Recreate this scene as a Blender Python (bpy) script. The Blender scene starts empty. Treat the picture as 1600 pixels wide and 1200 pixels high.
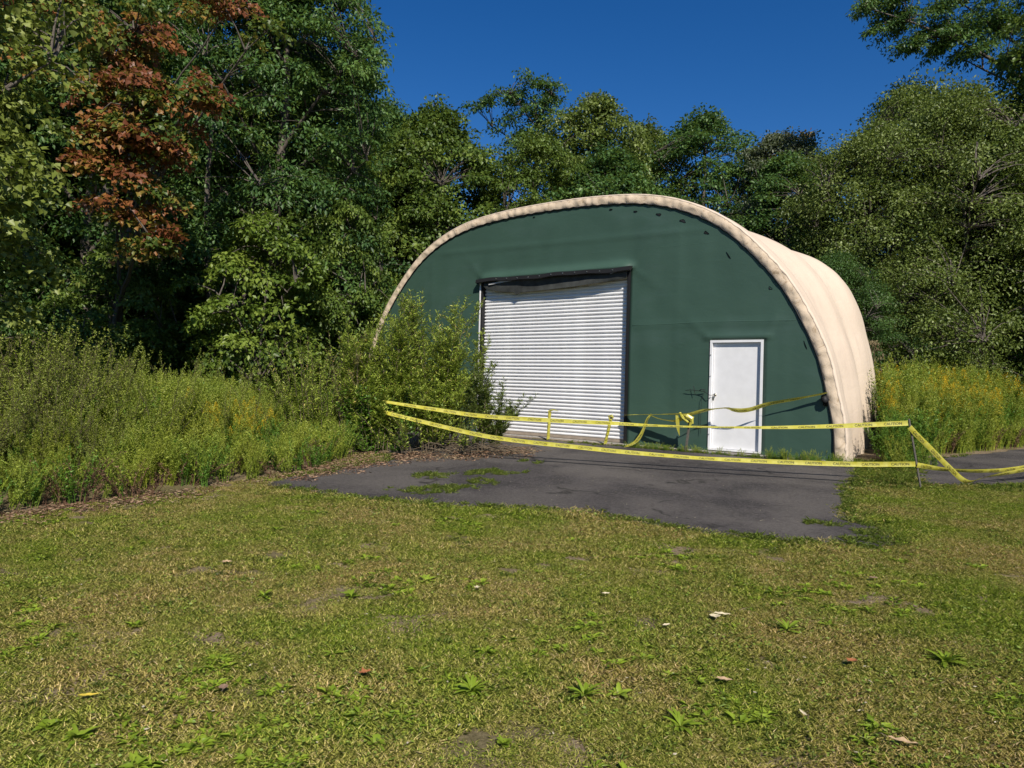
import bpy, bmesh, math, random
import numpy as np
from mathutils import Vector, Matrix, noise

R = math.radians
random.seed(7)
rng = np.random.default_rng(7)
scene = bpy.context.scene
C = scene.collection

# ------------------------------------------------------------------ camera
cam_d = bpy.data.cameras.new('camera')
cam = bpy.data.objects.new('camera', cam_d)
C.objects.link(cam)
cam_d.sensor_width = 36
cam_d.lens = 25.0
cam_d.clip_start = 0.05
cam_d.clip_end = 2000
cam.matrix_world = (Matrix.Translation((0, 0, 1.26)) @ Matrix.Rotation(R(90 - 0.34), 4, 'X')
                    @ Matrix.Rotation(R(1.33), 4, 'Z'))
scene.camera = cam

# ------------------------------------------------------------------ world, sun, exposure
SUN_TO = Vector((0.27, -0.96, 0.0)).normalized()      # horizontal direction towards the sun
ELEV = R(41)
world = bpy.data.worlds.new('World')
scene.world = world
world.use_nodes = True
wn = world.node_tree
wn.nodes.clear()
sky = wn.nodes.new('ShaderNodeTexSky')
sky.sky_type = 'NISHITA'
sky.sun_disc = False
sky.sun_elevation = ELEV
sky.sun_rotation = math.atan2(SUN_TO.x, SUN_TO.y)
sky.altitude = 200
sky.air_density = 1.0
sky.dust_density = 0.0
sky.ozone_density = 5.0
bg = wn.nodes.new('ShaderNodeBackground')
bg.inputs['Strength'].default_value = 0.058
hs = wn.nodes.new('ShaderNodeHueSaturation')
hs.inputs['Saturation'].default_value = 1.3
hs.inputs['Hue'].default_value = 0.509
wo = wn.nodes.new('ShaderNodeOutputWorld')
wn.links.new(sky.outputs[0], hs.inputs['Color'])
wn.links.new(hs.outputs[0], bg.inputs[0])
wn.links.new(bg.outputs[0], wo.inputs[0])
sun_d = bpy.data.lights.new('sun', 'SUN')
sun_d.energy = 3.9
sun_d.angle = R(0.53)
sun_d.color = (1.0, 0.93, 0.82)
sun = bpy.data.objects.new('sun', sun_d)
C.objects.link(sun)
sdir = Vector((SUN_TO.x * math.cos(ELEV), SUN_TO.y * math.cos(ELEV), math.sin(ELEV)))
sun.rotation_euler = sdir.to_track_quat('Z', 'Y').to_euler()
vs = scene.view_settings
vs.view_transform = 'Standard'
vs.look = 'None'
vs.gamma = 1.0
vs.exposure = 0.7
vs.use_curve_mapping = False

# ------------------------------------------------------------------ materials
def srgb(r, g, b):
    f = lambda c: (c / 255 / 12.92) if c / 255 <= 0.04045 else ((c / 255 + 0.055) / 1.055) ** 2.4
    return (f(r), f(g), f(b), 1)

class Mat:
    def __init__(s, name):
        s.m = bpy.data.materials.new(name)
        s.m.use_nodes = True
        s.t = s.m.node_tree
        s.t.nodes.clear()
        s.out = s.n('ShaderNodeOutputMaterial')
    def n(s, typ, **kw):
        nd = s.t.nodes.new(typ)
        for k, v in kw.items():
            if k in nd.inputs.keys():
                nd.inputs[k].default_value = v
            else:
                setattr(nd, k, v)
        return nd
    def l(s, a, b):
        s.t.links.new(a, b)
    def noise(s, scale, detail=3, rough=0.55, vec=None, dist=0):
        nd = s.n('ShaderNodeTexNoise')
        nd.inputs['Scale'].default_value = scale
        nd.inputs['Detail'].default_value = detail
        nd.inputs['Roughness'].default_value = rough
        nd.inputs['Distortion'].default_value = dist
        if vec: s.l(vec, nd.inputs['Vector'])
        return nd.outputs['Fac']
    def ramp(s, fac, stops):
        nd = s.n('ShaderNodeValToRGB')
        e = nd.color_ramp.elements
        while len(e) < len(stops): e.new(0.5)
        for i, (p, c) in enumerate(stops):
            e[i].position = p
            e[i].color = c if len(c) == 4 else (*c, 1)
        s.l(fac, nd.inputs[0])
        return nd.outputs[0]
    def mix(s, fac, a, b, mode='MIX'):
        nd = s.n('ShaderNodeMix', data_type='RGBA', blend_type=mode)
        for sock, v in ((nd.inputs[0], fac), (nd.inputs[6], a), (nd.inputs[7], b)):
            if hasattr(v, 'node'): s.l(v, sock)
            else: sock.default_value = v if not isinstance(v, tuple) or len(v) == 4 else (*v, 1)
        return nd.outputs[2]
    def bsdf(s, color, rough=0.7, spec=0.3, bump=None, bstr=0.3, bdist=0.01, metal=0.0):
        p = s.n('ShaderNodeBsdfPrincipled')
        if hasattr(color, 'node'): s.l(color, p.inputs['Base Color'])
        else: p.inputs['Base Color'].default_value = color if len(color) == 4 else (*color, 1)
        if hasattr(rough, 'node'): s.l(rough, p.inputs['Roughness'])
        else: p.inputs['Roughness'].default_value = rough
        p.inputs['Specular IOR Level'].default_value = spec
        p.inputs['Metallic'].default_value = metal
        if bump is not None:
            b = s.n('ShaderNodeBump')
            b.inputs['Strength'].default_value = bstr
            b.inputs['Distance'].default_value = bdist
            s.l(bump, b.inputs['Height'])
            s.l(b.outputs[0], p.inputs['Normal'])
        s.l(p.outputs[0], s.out.inputs[0])
        return p
    def pos(s):
        return s.n('ShaderNodeNewGeometry').outputs['Position']
    def objc(s, scale=(1, 1, 1)):
        tc = s.n('ShaderNodeTexCoord')
        mp = s.n('ShaderNodeMapping')
        mp.inputs['Scale'].default_value = scale
        s.l(tc.outputs['Object'], mp.inputs[0])
        return mp.outputs[0]
    def attr(s, name):
        return s.n('ShaderNodeAttribute', attribute_name=name).outputs['Fac']

def plain(name, col, rough=0.6, spec=0.3, metal=0.0, var=0.12, nscale=6):
    M = Mat(name)
    nz = M.noise(nscale, 4, vec=M.objc())
    a = tuple(c * (1 - var) for c in col[:3])
    b = tuple(min(1, c * (1 + var)) for c in col[:3])
    M.bsdf(M.ramp(nz, [(0.3, a), (0.7, b)]), rough, spec, metal=metal)
    return M.m

def leaf_mat(name, stops, transl=0.36, rough=0.45, spec=0.35, world_scale=None, world_cols=None):
    """stops over the per-leaf tint; optional slow world-space drift to other hues"""
    M = Mat(name)
    c = M.ramp(M.attr('tint'), stops)
    if world_cols:
        nz = M.noise(world_scale, 6, 0.72, vec=M.pos())
        f = M.ramp(nz, [(0.40, (0, 0, 0)), (0.60, (1, 1, 1))])
        c = M.mix(f, c, M.ramp(M.attr('tint'), world_cols))
    p = M.n('ShaderNodeBsdfPrincipled')
    M.l(c, p.inputs['Base Color'])
    p.inputs['Roughness'].default_value = rough
    p.inputs['Specular IOR Level'].default_value = spec
    t = M.n('ShaderNodeBsdfTranslucent')
    tc = M.mix(0.5, c, (0.16, 0.22, 0.02, 1), 'MIX')
    M.l(tc, t.inputs[0])
    mx = M.n('ShaderNodeMixShader')
    mx.inputs[0].default_value = transl
    M.l(p.outputs[0], mx.inputs[1])
    M.l(t.outputs[0], mx.inputs[2])
    M.l(mx.outputs[0], M.out.inputs[0])
    return M.m

def bark_mat(name, a, b):
    M = Mat(name)
    v = M.objc((6, 6, 1.2))
    nz = M.noise(5, 5, 0.65, vec=v)
    M.bsdf(M.ramp(nz, [(0.3, a), (0.7, b)]), 0.9, 0.1, bump=nz, bstr=0.8, bdist=0.03)
    return M.m

M_BARK = bark_mat('bark', (0.05, 0.04, 0.032), (0.16, 0.14, 0.12))
M_BARKP = bark_mat('pale bark', (0.14, 0.13, 0.11), (0.42, 0.40, 0.36))
M_TWIG = bark_mat('twig bark', (0.08, 0.06, 0.04), (0.2, 0.16, 0.11))
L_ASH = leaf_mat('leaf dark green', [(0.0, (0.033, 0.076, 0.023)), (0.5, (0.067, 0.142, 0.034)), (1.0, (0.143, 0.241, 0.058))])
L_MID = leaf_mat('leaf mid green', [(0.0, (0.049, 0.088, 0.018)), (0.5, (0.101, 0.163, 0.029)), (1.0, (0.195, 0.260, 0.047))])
L_YEL = leaf_mat('leaf yellow green', [(0.0, (0.066, 0.110, 0.017)), (0.5, (0.121, 0.187, 0.024)), (1.0, (0.209, 0.275, 0.044))], transl=0.35)
L_NEAR = leaf_mat('leaf pale lime', [(0.0, (0.071, 0.094, 0.017)), (0.5, (0.174, 0.217, 0.037)), (1.0, (0.336, 0.384, 0.111))], transl=0.3)
L_RED = leaf_mat('leaf turning red', [(0.0, (0.19, 0.06, 0.025)), (0.35, (0.31, 0.12, 0.04)), (0.58, (0.30, 0.18, 0.04)), (0.75, (0.19, 0.19, 0.03)), (1.0, (0.08, 0.13, 0.025))], transl=0.38)
L_GREY = leaf_mat('leaf grey green', [(0.0, (0.044, 0.061, 0.028)), (0.5, (0.094, 0.116, 0.061)), (1.0, (0.220, 0.242, 0.165))])
L_OLIVE = leaf_mat('leaf olive', [(0.0, (0.054, 0.088, 0.019)), (0.5, (0.132, 0.182, 0.036)), (0.9, (0.233, 0.288, 0.073)), (1.0, (0.389, 0.439, 0.211))])
L_WILLOW = leaf_mat('leaf willow', [(0.0, (0.134, 0.189, 0.026)), (0.5, (0.287, 0.377, 0.048)), (0.92, (0.480, 0.548, 0.096)), (1.0, (0.652, 0.492, 0.144))], transl=0.3)
L_BROWN = leaf_mat('leaf dry brown', [(0.0, (0.07, 0.035, 0.02)), (0.5, (0.16, 0.085, 0.05)), (1.0, (0.32, 0.21, 0.13))], transl=0.1, rough=0.8)
L_WEED = leaf_mat('leaf weed', [(0.0, (0.109, 0.172, 0.025)), (0.5, (0.234, 0.328, 0.037)), (1.0, (0.421, 0.484, 0.100))], transl=0.36,
                  world_scale=0.6, world_cols=[(0.0, (0.192, 0.228, 0.022)), (0.5, (0.360, 0.408, 0.044)), (1.0, (0.552, 0.552, 0.132))])
L_WEEDB = leaf_mat('leaf bright weed', [(0.0, (0.057, 0.127, 0.021)), (0.5, (0.115, 0.230, 0.028)), (1.0, (0.207, 0.356, 0.046))], transl=0.33)
L_GOLD = leaf_mat('goldenrod flower', [(0.0, (0.462, 0.317, 0.020)), (1.0, (0.820, 0.594, 0.030))], transl=0.2, rough=0.8)
L_FADE = leaf_mat('leaf fading', [(0.0, (0.108, 0.084, 0.030)), (0.4, (0.204, 0.192, 0.048)), (0.7, (0.264, 0.240, 0.060)), (1.0, (0.432, 0.264, 0.120))], transl=0.25)
L_STRAW = leaf_mat('straw', [(0.0, (0.12, 0.085, 0.045)), (1.0, (0.36, 0.28, 0.16))], transl=0.15, rough=0.8)
L_GRASS = leaf_mat('grass blade', [(0.0, (0.072, 0.125, 0.017)), (0.3, (0.214, 0.305, 0.032)), (0.6, (0.373, 0.457, 0.050)), (0.85, (0.543, 0.582, 0.105)), (1.0, (0.886, 0.720, 0.350))], transl=0.3, rough=0.65, spec=.2,
                   world_scale=0.75, world_cols=[(0.0, (0.158, 0.139, 0.035)), (0.3, (0.373, 0.332, 0.070)), (0.6, (0.600, 0.500, 0.168)), (0.8, (0.771, 0.582, 0.266)), (1.0, (1.001, 0.777, 0.462))])
L_TUFT = leaf_mat('grass tuft blade', [(0.0, (0.12, 0.18, 0.025)), (0.6, (0.24, 0.33, 0.045)), (1.0, (0.46, 0.42, 0.15))], transl=0.3)
L_ROSE = leaf_mat('rosette leaf', [(0.0, (0.14, 0.22, 0.015)), (1.0, (0.32, 0.42, 0.04))], transl=0.35)

# ------------------------------------------------------------------ object helpers
def tag(o, label=None, cat=None, group=None, kind=None):
    if label: o['label'] = label
    if cat: o['category'] = cat
    if group: o['group'] = group
    if kind: o['kind'] = kind
    return o

def empty(name, loc, rz=0.0):
    o = bpy.data.objects.new(name, None)
    o.empty_display_size = 0.2
    C.objects.link(o)
    o.location = loc
    o.rotation_euler = (0, 0, rz)
    return o

def mk(name, V, Fc, mat, parent=None, smooth=False, tint=None, link=True, mats=None, midx=None):
    me = bpy.data.meshes.new(name)
    V = np.asarray(V, dtype=np.float32)
    if isinstance(Fc, np.ndarray):
        k = Fc.shape[1]
        me.vertices.add(len(V))
        me.vertices.foreach_set('co', V.ravel())
        me.loops.add(Fc.size)
        me.loops.foreach_set('vertex_index', Fc.astype(np.int32).ravel())
        me.polygons.add(len(Fc))
        me.polygons.foreach_set('loop_start', np.arange(0, Fc.size, k, dtype=np.int32))
        me.update(calc_edges=True)
    else:
        me.from_pydata([tuple(map(float, v)) for v in V], [], Fc)
        me.update()
    for m in (mats or [mat]): me.materials.append(m)
    if midx is not None:
        me.polygons.foreach_set('material_index', np.asarray(midx, dtype=np.int32))
    if smooth:
        me.polygons.foreach_set('use_smooth', np.ones(len(me.polygons), dtype=bool))
    if tint is not None:
        a = me.attributes.new('tint', 'FLOAT', 'FACE')
        a.data.foreach_set('value', np.asarray(tint, dtype=np.float32))
    o = bpy.data.objects.new(name, me)
    if link: C.objects.link(o)
    if parent: o.parent = parent
    return o

def box_vf(x0, x1, y0, y1, z0, z1):
    v = [(x0, y0, z0), (x1, y0, z0), (x1, y1, z0), (x0, y1, z0), (x0, y0, z1), (x1, y0, z1), (x1, y1, z1), (x0, y1, z1)]
    f = [(0, 3, 2, 1), (4, 5, 6, 7), (0, 1, 5, 4), (1, 2, 6, 5), (2, 3, 7, 6), (3, 0, 4, 7)]
    return v, f

def lobed(P, D, N, L, W):
    """leaves with two side lobes: 6 verts, 4 tris"""
    P = np.asarray(P); D = unit(np.asarray(D)); S = unit(np.cross(D, N)); N2 = np.cross(S, D)
    L = np.asarray(L)[:, None]; W = np.asarray(W)[:, None]
    v = np.empty((len(P), 6, 3))
    for k, (t, w, h) in enumerate([(0, 0, 0), (.22, .58, .10), (.58, .34, .05), (1, 0, -.16), (.58, -.34, .05), (.22, -.58, .10)]):
        v[:, k] = P + D * L * t + S * W * w + N2 * W * h
    b = np.arange(len(P))[:, None] * 6
    f = np.stack([b + [0, 1, 2], b + [0, 2, 3], b + [0, 3, 4], b + [0, 4, 5]], 1).reshape(-1, 3)
    return v.reshape(-1, 3), f

class Geo:
    def __init__(s): s.v = []; s.f = []
    def add(s, v, f):
        b = len(s.v); s.v += [tuple(p) for p in v]; s.f += [tuple(i + b for i in q) for q in f]; return s
    def box(s, *a): return s.add(*box_vf(*a))
    def tube(s, pts, rad, n=8, cap=True):
        pts = [Vector(p) for p in pts]
        rad = rad if hasattr(rad, '__len__') else [rad] * len(pts)
        v = []; f = []
        up = Vector((0, 0, 1))
        for i, p in enumerate(pts):
            d = (pts[min(i + 1, len(pts) - 1)] - pts[max(i - 1, 0)]).normalized()
            ref = up if abs(d.z) < 0.9 else Vector((1, 0, 0))
            a = d.cross(ref).normalized(); b = d.cross(a)
            for k in range(n):
                t = 2 * math.pi * k / n
                v.append(p + (a * math.cos(t) + b * math.sin(t)) * rad[i])
        for i in range(len(pts) - 1):
            for k in range(n):
                f.append((i * n + k, i * n + (k + 1) % n, (i + 1) * n + (k + 1) % n, (i + 1) * n + k))
        if cap:
            f.append(tuple(range(n - 1, -1, -1))); f.append(tuple((len(pts) - 1) * n + k for k in range(n)))
        return s.add(v, f)
    def obj(s, name, mat, parent=None, smooth=False, bevel=0, **k):
        o = mk(name, s.v, s.f, mat, parent, smooth, **k)
        if bevel:
            bm = bmesh.new(); bm.from_mesh(o.data)
            bmesh.ops.bevel(bm, geom=bm.edges[:], offset=bevel, segments=2, affect='EDGES')
            bm.to_mesh(o.data); bm.free()
        return o

def unit(a):
    return a / np.maximum(np.linalg.norm(a, axis=-1, keepdims=True), 1e-9)

def leaves(P, D, N, L, W, fold=0.12, droop=0.12):
    """arrays -> verts (4 per leaf), tri faces (2 per leaf)"""
    P = np.asarray(P); D = unit(np.asarray(D)); S = unit(np.cross(D, N)); N2 = np.cross(S, D)
    L = np.asarray(L)[:, None]; W = np.asarray(W)[:, None]
    v = np.empty((len(P), 4, 3))
    v[:, 0] = P
    v[:, 1] = P + D * L * .45 + S * W * .5 + N2 * W * fold
    v[:, 2] = P + D * L - N2 * L * droop
    v[:, 3] = P + D * L * .45 - S * W * .5 + N2 * W * fold
    b = np.arange(len(P))[:, None] * 4
    f = np.stack([b + [0, 1, 2], b + [0, 2, 3]], 1).reshape(-1, 3)
    return v.reshape(-1, 3), f

def np_tubes(segs, n=5):
    """segs: list of (points, radii)"""
    V = []; F = []; base = 0
    for pts, rad in segs:
        pts = np.asarray(pts, float); rad = np.asarray(rad, float)
        d = np.gradient(pts, axis=0); d = unit(d)
        ref = np.where(np.abs(d[:, 2:3]) < 0.9, [[0, 0, 1.]], [[1., 0, 0]])
        a = unit(np.cross(d, ref)); b = np.cross(d, a)
        t = np.arange(n) * 2 * math.pi / n
        ring = pts[:, None] + (a[:, None] * np.cos(t)[None, :, None] + b[:, None] * np.sin(t)[None, :, None]) * rad[:, None, None]
        V.append(ring.reshape(-1, 3))
        m = len(pts)
        i = np.arange(m - 1)[:, None]; k = np.arange(n)[None]
        q = np.stack([i * n + k, i * n + (k + 1) % n, (i + 1) * n + (k + 1) % n, (i + 1) * n + k], -1).reshape(-1, 4)
        F.append(q + base); base += m * n
    return np.concatenate(V), np.concatenate(F)

def inpoly(x, y, poly):
    x = np.asarray(x); y = np.asarray(y)
    r = np.zeros(x.shape, bool)
    j = len(poly) - 1
    for i in range(len(poly)):
        xi, yi = poly[i]; xj, yj = poly[j]
        c = ((yi > y) != (yj > y)) & (x < (xj - xi) * (y - yi) / ((yj - yi) or 1e-9) + xi)
        r ^= c; j = i
    return r

def dist_line(x, y, line):
    """distance to an open polyline"""
    d = np.full(np.shape(x), 1e9)
    for (ax, ay), (bx, by) in zip(line[:-1], line[1:]):
        dx, dy = bx - ax, by - ay
        t = np.clip(((x - ax) * dx + (y - ay) * dy) / (dx * dx + dy * dy), 0, 1)
        d = np.minimum(d, np.hypot(x - ax - t * dx, y - ay - t * dy))
    return d

def vnoise(x, y, s, seed=0):
    return np.array([noise.noise(Vector((a * s + seed * 13.7, b * s, seed * 3.1))) for a, b in zip(x, y)])

def ground(x, y):
    return -0.06 - 0.27 * np.clip((12.5 - np.asarray(y, float)) / 12.5, 0, 1.3)

# ------------------------------------------------------------------ the setting: ground and pavement
def ground_sheet():
    M = Mat('lawn soil')
    p = M.pos()
    big = M.noise(0.9, 4, 0.6, vec=p)
    fine = M.noise(55, 6, 0.8, vec=p)
    soil = M.ramp(fine, [(0.3, (0.07, 0.05, 0.03)), (0.5, (0.20, 0.15, 0.095)), (0.72, (0.44, 0.36, 0.26))])
    grn = M.ramp(fine, [(0.3, (0.05, 0.045, 0.02)), (0.7, (0.20, 0.17, 0.08))])
    M.bsdf(M.mix(M.ramp(big, [(0.38, (0, 0, 0)), (0.6, (1, 1, 1))]), grn, soil), 0.95, 0.05, bump=fine, bstr=0.6, bdist=0.02)
    xs = [-300, -60, -20, -8, 0, 8, 20, 60, 300]
    ys = [-300, -60, -3.75, 0, 4, 8, 12.5, 20, 60, 300]
    V = [(x, y, float(ground(x, y))) for y in ys for x in xs]
    n = len(xs)
    F = [(j * n + i, j * n + i + 1, (j + 1) * n + i + 1, (j + 1) * n + i) for j in range(len(ys) - 1) for i in range(n - 1)]
    tag(mk('ground', V, F, M.m), kind='structure')
ground_sheet()

PAVE = [(-2.85, 8.75), (-2.2, 8.35), (-1.59, 8.12), (-0.68, 7.88), (0.1, 7.85), (0.73, 7.70), (1.25, 7.3), (1.62, 7.02), (2.05, 6.78), (2.45, 6.62),
        (2.85, 6.6), (3.3, 6.48), (3.62, 6.55), (3.75, 7.0), (3.72, 7.6), (3.95, 8.2), (4.3, 9.0), (4.9, 10.1), (5.45, 11.1), (5.75, 11.75), (5.72, 12.1),
        (4.6, 13.05), (2.5, 14.62), (0.35, 16.24), (-1.4, 17.5), (-2.9, 16.9), (-2.7, 14.6), (-2.15, 12.6), (-2.0, 11.5), (-2.35, 10.6), (-2.9, 9.6), (-3.1, 9.1)]
PAVE2 = [(5.9, 9.95), (6.6, 10.15), (7.6, 10.35), (9.5, 10.9), (14, 12.2), (30, 16), (30, 26), (13, 17.2), (10.0, 14.9), (8.6, 13.9), (7.3, 12.8), (6.6, 11.6), (6.1, 10.7)]

def rough_poly(poly, step, amp, seed):
    rr = random.Random(seed); out = []
    for i in range(len(poly)):
        a = poly[i]; b = poly[(i + 1) % len(poly)]
        L = math.hypot(b[0] - a[0], b[1] - a[1]); n = max(1, int(L / step))
        for k in range(n):
            t = k / n
            x = a[0] + (b[0] - a[0]) * t; y = a[1] + (b[1] - a[1]) * t
            q = noise.noise(Vector((x * 2.3, y * 2.3, seed))) * amp * 2 + rr.uniform(-amp, amp) * .35
            nx, ny = (b[1] - a[1]) / L, -(b[0] - a[0]) / L
            out.append((x + nx * q, y + ny * q))
    return out

def asphalt():
    M = Mat('asphalt')
    p = M.pos()
    grain = M.noise(95, 4, 0.8, vec=p)
    mid = M.noise(2.1, 5, 0.62, vec=p)
    big = M.noise(0.55, 3, 0.5, vec=p, dist=0.6)
    base = M.ramp(mid, [(0.35, (0.018, 0.016, 0.017)), (0.65, (0.048, 0.042, 0.042))])
    base = M.mix(M.ramp(grain, [(0.5, (0, 0, 0)), (0.78, (1, 1, 1))]), base, (0.20, 0.18, 0.165), 'MIX')
    base = M.mix(M.ramp(big, [(0.40, (0, 0, 0)), (0.62, (0.9, 0.9, 0.9))]), base, (0.11, 0.098, 0.088))
    sp = M.noise(22, 6, 0.85, vec=p)
    base = M.mix(M.ramp(sp, [(0.50, (0, 0, 0)), (0.66, (.8, .8, .8))]), base, (0.13, 0.118, 0.11))
    base = M.mix(M.ramp(sp, [(0.34, (.8, .8, .8)), (0.46, (0, 0, 0))]), base, (0.012, 0.011, 0.011))
    vor = M.n('ShaderNodeTexVoronoi', feature='DISTANCE_TO_EDGE')
    vor.inputs['Scale'].default_value = 0.42
    wv = M.n('ShaderNodeVectorMath', operation='ADD')
    nz = M.n('ShaderNodeTexNoise'); nz.inputs['Scale'].default_value = 1.6; nz.inputs['Detail'].default_value = 6
    M.l(p, nz.inputs['Vector']); M.l(nz.outputs['Color'], wv.inputs[0]); M.l(p, wv.inputs[1]); M.l(wv.outputs[0], vor.inputs['Vector'])
    crack = M.ramp(vor.outputs['Distance'], [(0.0, (1, 1, 1)), (0.014, (0, 0, 0))])
    brk = M.ramp(M.noise(1.3, 2, vec=p), [(0.48, (0, 0, 0)), (0.56, (1, 1, 1))])
    cf = M.mix(1.0, crack, brk, 'MULTIPLY')
    base = M.mix(cf, base, (0.02, 0.018, 0.016))
    M.bsdf(base, 0.82, 0.25, bump=grain, bstr=0.8, bdist=0.012)
    return M.m
M_ASPH = asphalt()

def slab(name, poly, thick, mat, seed, amp=0.05, lift=0.012):
    P = rough_poly(poly, 0.16, amp, seed)
    bm = bmesh.new()
    vs_ = [bm.verts.new((x, y, 0)) for x, y in P]
    f = bm.faces.new(vs_)
    if f.normal.z < 0: bmesh.ops.reverse_faces(bm, faces=[f])
    bmesh.ops.triangulate(bm, faces=bm.faces[:])
    bmesh.ops.bisect_plane(bm, geom=bm.verts[:] + bm.edges[:] + bm.faces[:], plane_co=(0, 12.5, 0), plane_no=(0, 1, 0))
    for v in bm.verts: v.co.z = float(ground(v.co.x, v.co.y)) + lift
    bm.normal_update()
    if sum(f.normal.z for f in bm.faces) < 0: bmesh.ops.reverse_faces(bm, faces=bm.faces[:])
    edges = [e for e in bm.edges if e.is_boundary]
    r = bmesh.ops.extrude_edge_only(bm, edges=edges)
    for v in r['geom']:
        if isinstance(v, bmesh.types.BMVert): v.co.z -= thick
    me = bpy.data.meshes.new(name); bm.to_mesh(me); bm.free(); me.materials.append(mat)
    o = bpy.data.objects.new(name, me); C.objects.link(o)
    return tag(o, kind='structure')
slab('pavement', PAVE, 0.05, M_ASPH, 3)
slab('driveway', PAVE2, 0.05, M_ASPH, 5)

# ------------------------------------------------------------------ the fabric shelter
YAW = R(36.9)
DU = np.array([math.cos(YAW), -math.sin(YAW)]); DV = np.array([math.sin(YAW), math.cos(YAW)])
ORG = np.array([3.824, 13.754]) - 3.8 * DU
def bw(u, v, z=0.0):
    return (ORG[0] + u * DU[0] + v * DV[0], ORG[1] + u * DU[1] + v * DV[1], z)
shelter = empty('fabric_shelter', (ORG[0], ORG[1], 0), -YAW)
tag(shelter, 'arched storage shelter with green fabric front and cream fabric cover over the pavement', 'storage shelter')

FRONT = [(6.12, -.12), (6.09, .12), (6.06, .55), (5.95, 1.08), (5.78, 1.77), (5.48, 2.45), (5.06, 3.15), (4.43, 3.86), (3.84, 4.35), (3.11, 4.72), (2.27, 4.95), (1.2, 5.06), (0, 5.09)]
REAR = [(5.85, -.12), (5.86, .5), (5.85, 1.05), (5.8, 1.5), (5.70, 2.06), (5.58, 2.52), (5.46, 3.0), (5.28, 3.45), (5.1, 3.78), (4.82, 4.10), (4.35, 4.40), (3.4, 4.75), (2.3, 5.0), (1.1, 5.15), (0, 5.2)]
def catmull(P, n):
    P = np.array([(-1 * 0 + 2 * P[0][0] - P[1][0], 2 * P[0][1] - P[1][1])] + list(P) + [(-P[-2][0], P[-2][1])], float)
    out = []
    for i in range(1, len(P) - 2):
        for k in range(12):
            t = k / 12
            p0, p1, p2, p3 = P[i - 1], P[i], P[i + 1], P[i + 2]
            out.append(.5 * (2 * p1 + (p2 - p0) * t + (2 * p0 - 5 * p1 + 4 * p2 - p3) * t * t + (3 * p1 - p0 - 3 * p2 + p3) * t ** 3))
    out.append(P[-2]); out = np.array(out)
    s = np.concatenate([[0], np.cumsum(np.hypot(*np.diff(out, axis=0).T))])
    q = np.linspace(0, s[-1], n)
    return np.stack([np.interp(q, s, out[:, 0]), np.interp(q, s, out[:, 1])], 1)
def full(P, n):
    h = catmull(P, n)          # right half base->apex
    l = h[::-1][1:].copy(); l[:, 0] *= -1
    return np.concatenate([h, l])
NP_ = 181
FP = full(FRONT, NP_); RP = full(REAR, NP_)
def normals2(P):
    d = np.gradient(P, axis=0); n = np.stack([d[:, 1], -d[:, 0]], 1)
    return n / np.linalg.norm(n, axis=1, keepdims=True)
FN = normals2(FP); RN = normals2(RP)
ARC = np.concatenate([[0], np.cumsum(np.hypot(*np.diff(FP, axis=0).T))])

def fabric(name, c1, c2, rough, spec, stain, streak=None, bs=0.25):
    M = Mat(name)
    o = M.objc()
    b1 = M.noise(0.7, 4, 0.6, vec=o)
    wr = M.noise(1.7, 5, 0.6, vec=M.objc((1, 1, 2.2)), dist=0.8)
    c = M.ramp(b1, [(0.3, c1), (0.7, c2)])
    st = M.noise(1.0, 5, 0.7, vec=M.objc(streak or (3, 3, 0.5)))
    c = M.mix(M.ramp(st, [(0.52, (0, 0, 0)), (0.78, (0.75, 0.75, 0.75))]), c, stain)
    M.bsdf(c, rough, spec, bump=wr, bstr=bs, bdist=0.06)
    return M.m
M_GREEN = fabric('green fabric', (0.037, 0.076, 0.056), (0.043, 0.086, 0.064), 0.5, 0.35, (0.056, 0.098, 0.084), (0.5, 0.5, 1.2), 0.10)
M_CREAM = fabric('cream fabric', (0.56, 0.455, 0.355), (0.61, 0.505, 0.40), 0.6, 0.3, (0.47, 0.385, 0.31), (2.5, 2.5, 0.4), 0.22)
def lipmat():
    M = Mat('cream fabric hem')
    b = M.noise(4, 5, 0.7, vec=M.objc(), dist=2.5)
    c = M.ramp(b, [(0.32, (0.42, 0.31, 0.20)), (0.46, (0.62, 0.50, 0.37))])
    M.bsdf(c, 0.7, 0.2, bump=b, bstr=0.25, bdist=0.03)
    return M.m
M_LIP = lipmat()
M_BLACK = plain('black rubber', (0.012, 0.012, 0.013), 0.6, 0.3)
M_WHITE = plain('white paint', (0.72, 0.72, 0.73), 0.4, 0.4, var=0.04)
M_STEEL = plain('brushed steel', (0.45, 0.42, 0.36), 0.3, 0.5, metal=0.9)
M_GREYF = plain('dark grey strip', (0.045, 0.048, 0.046), 0.7, 0.2, var=0.3)

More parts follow.
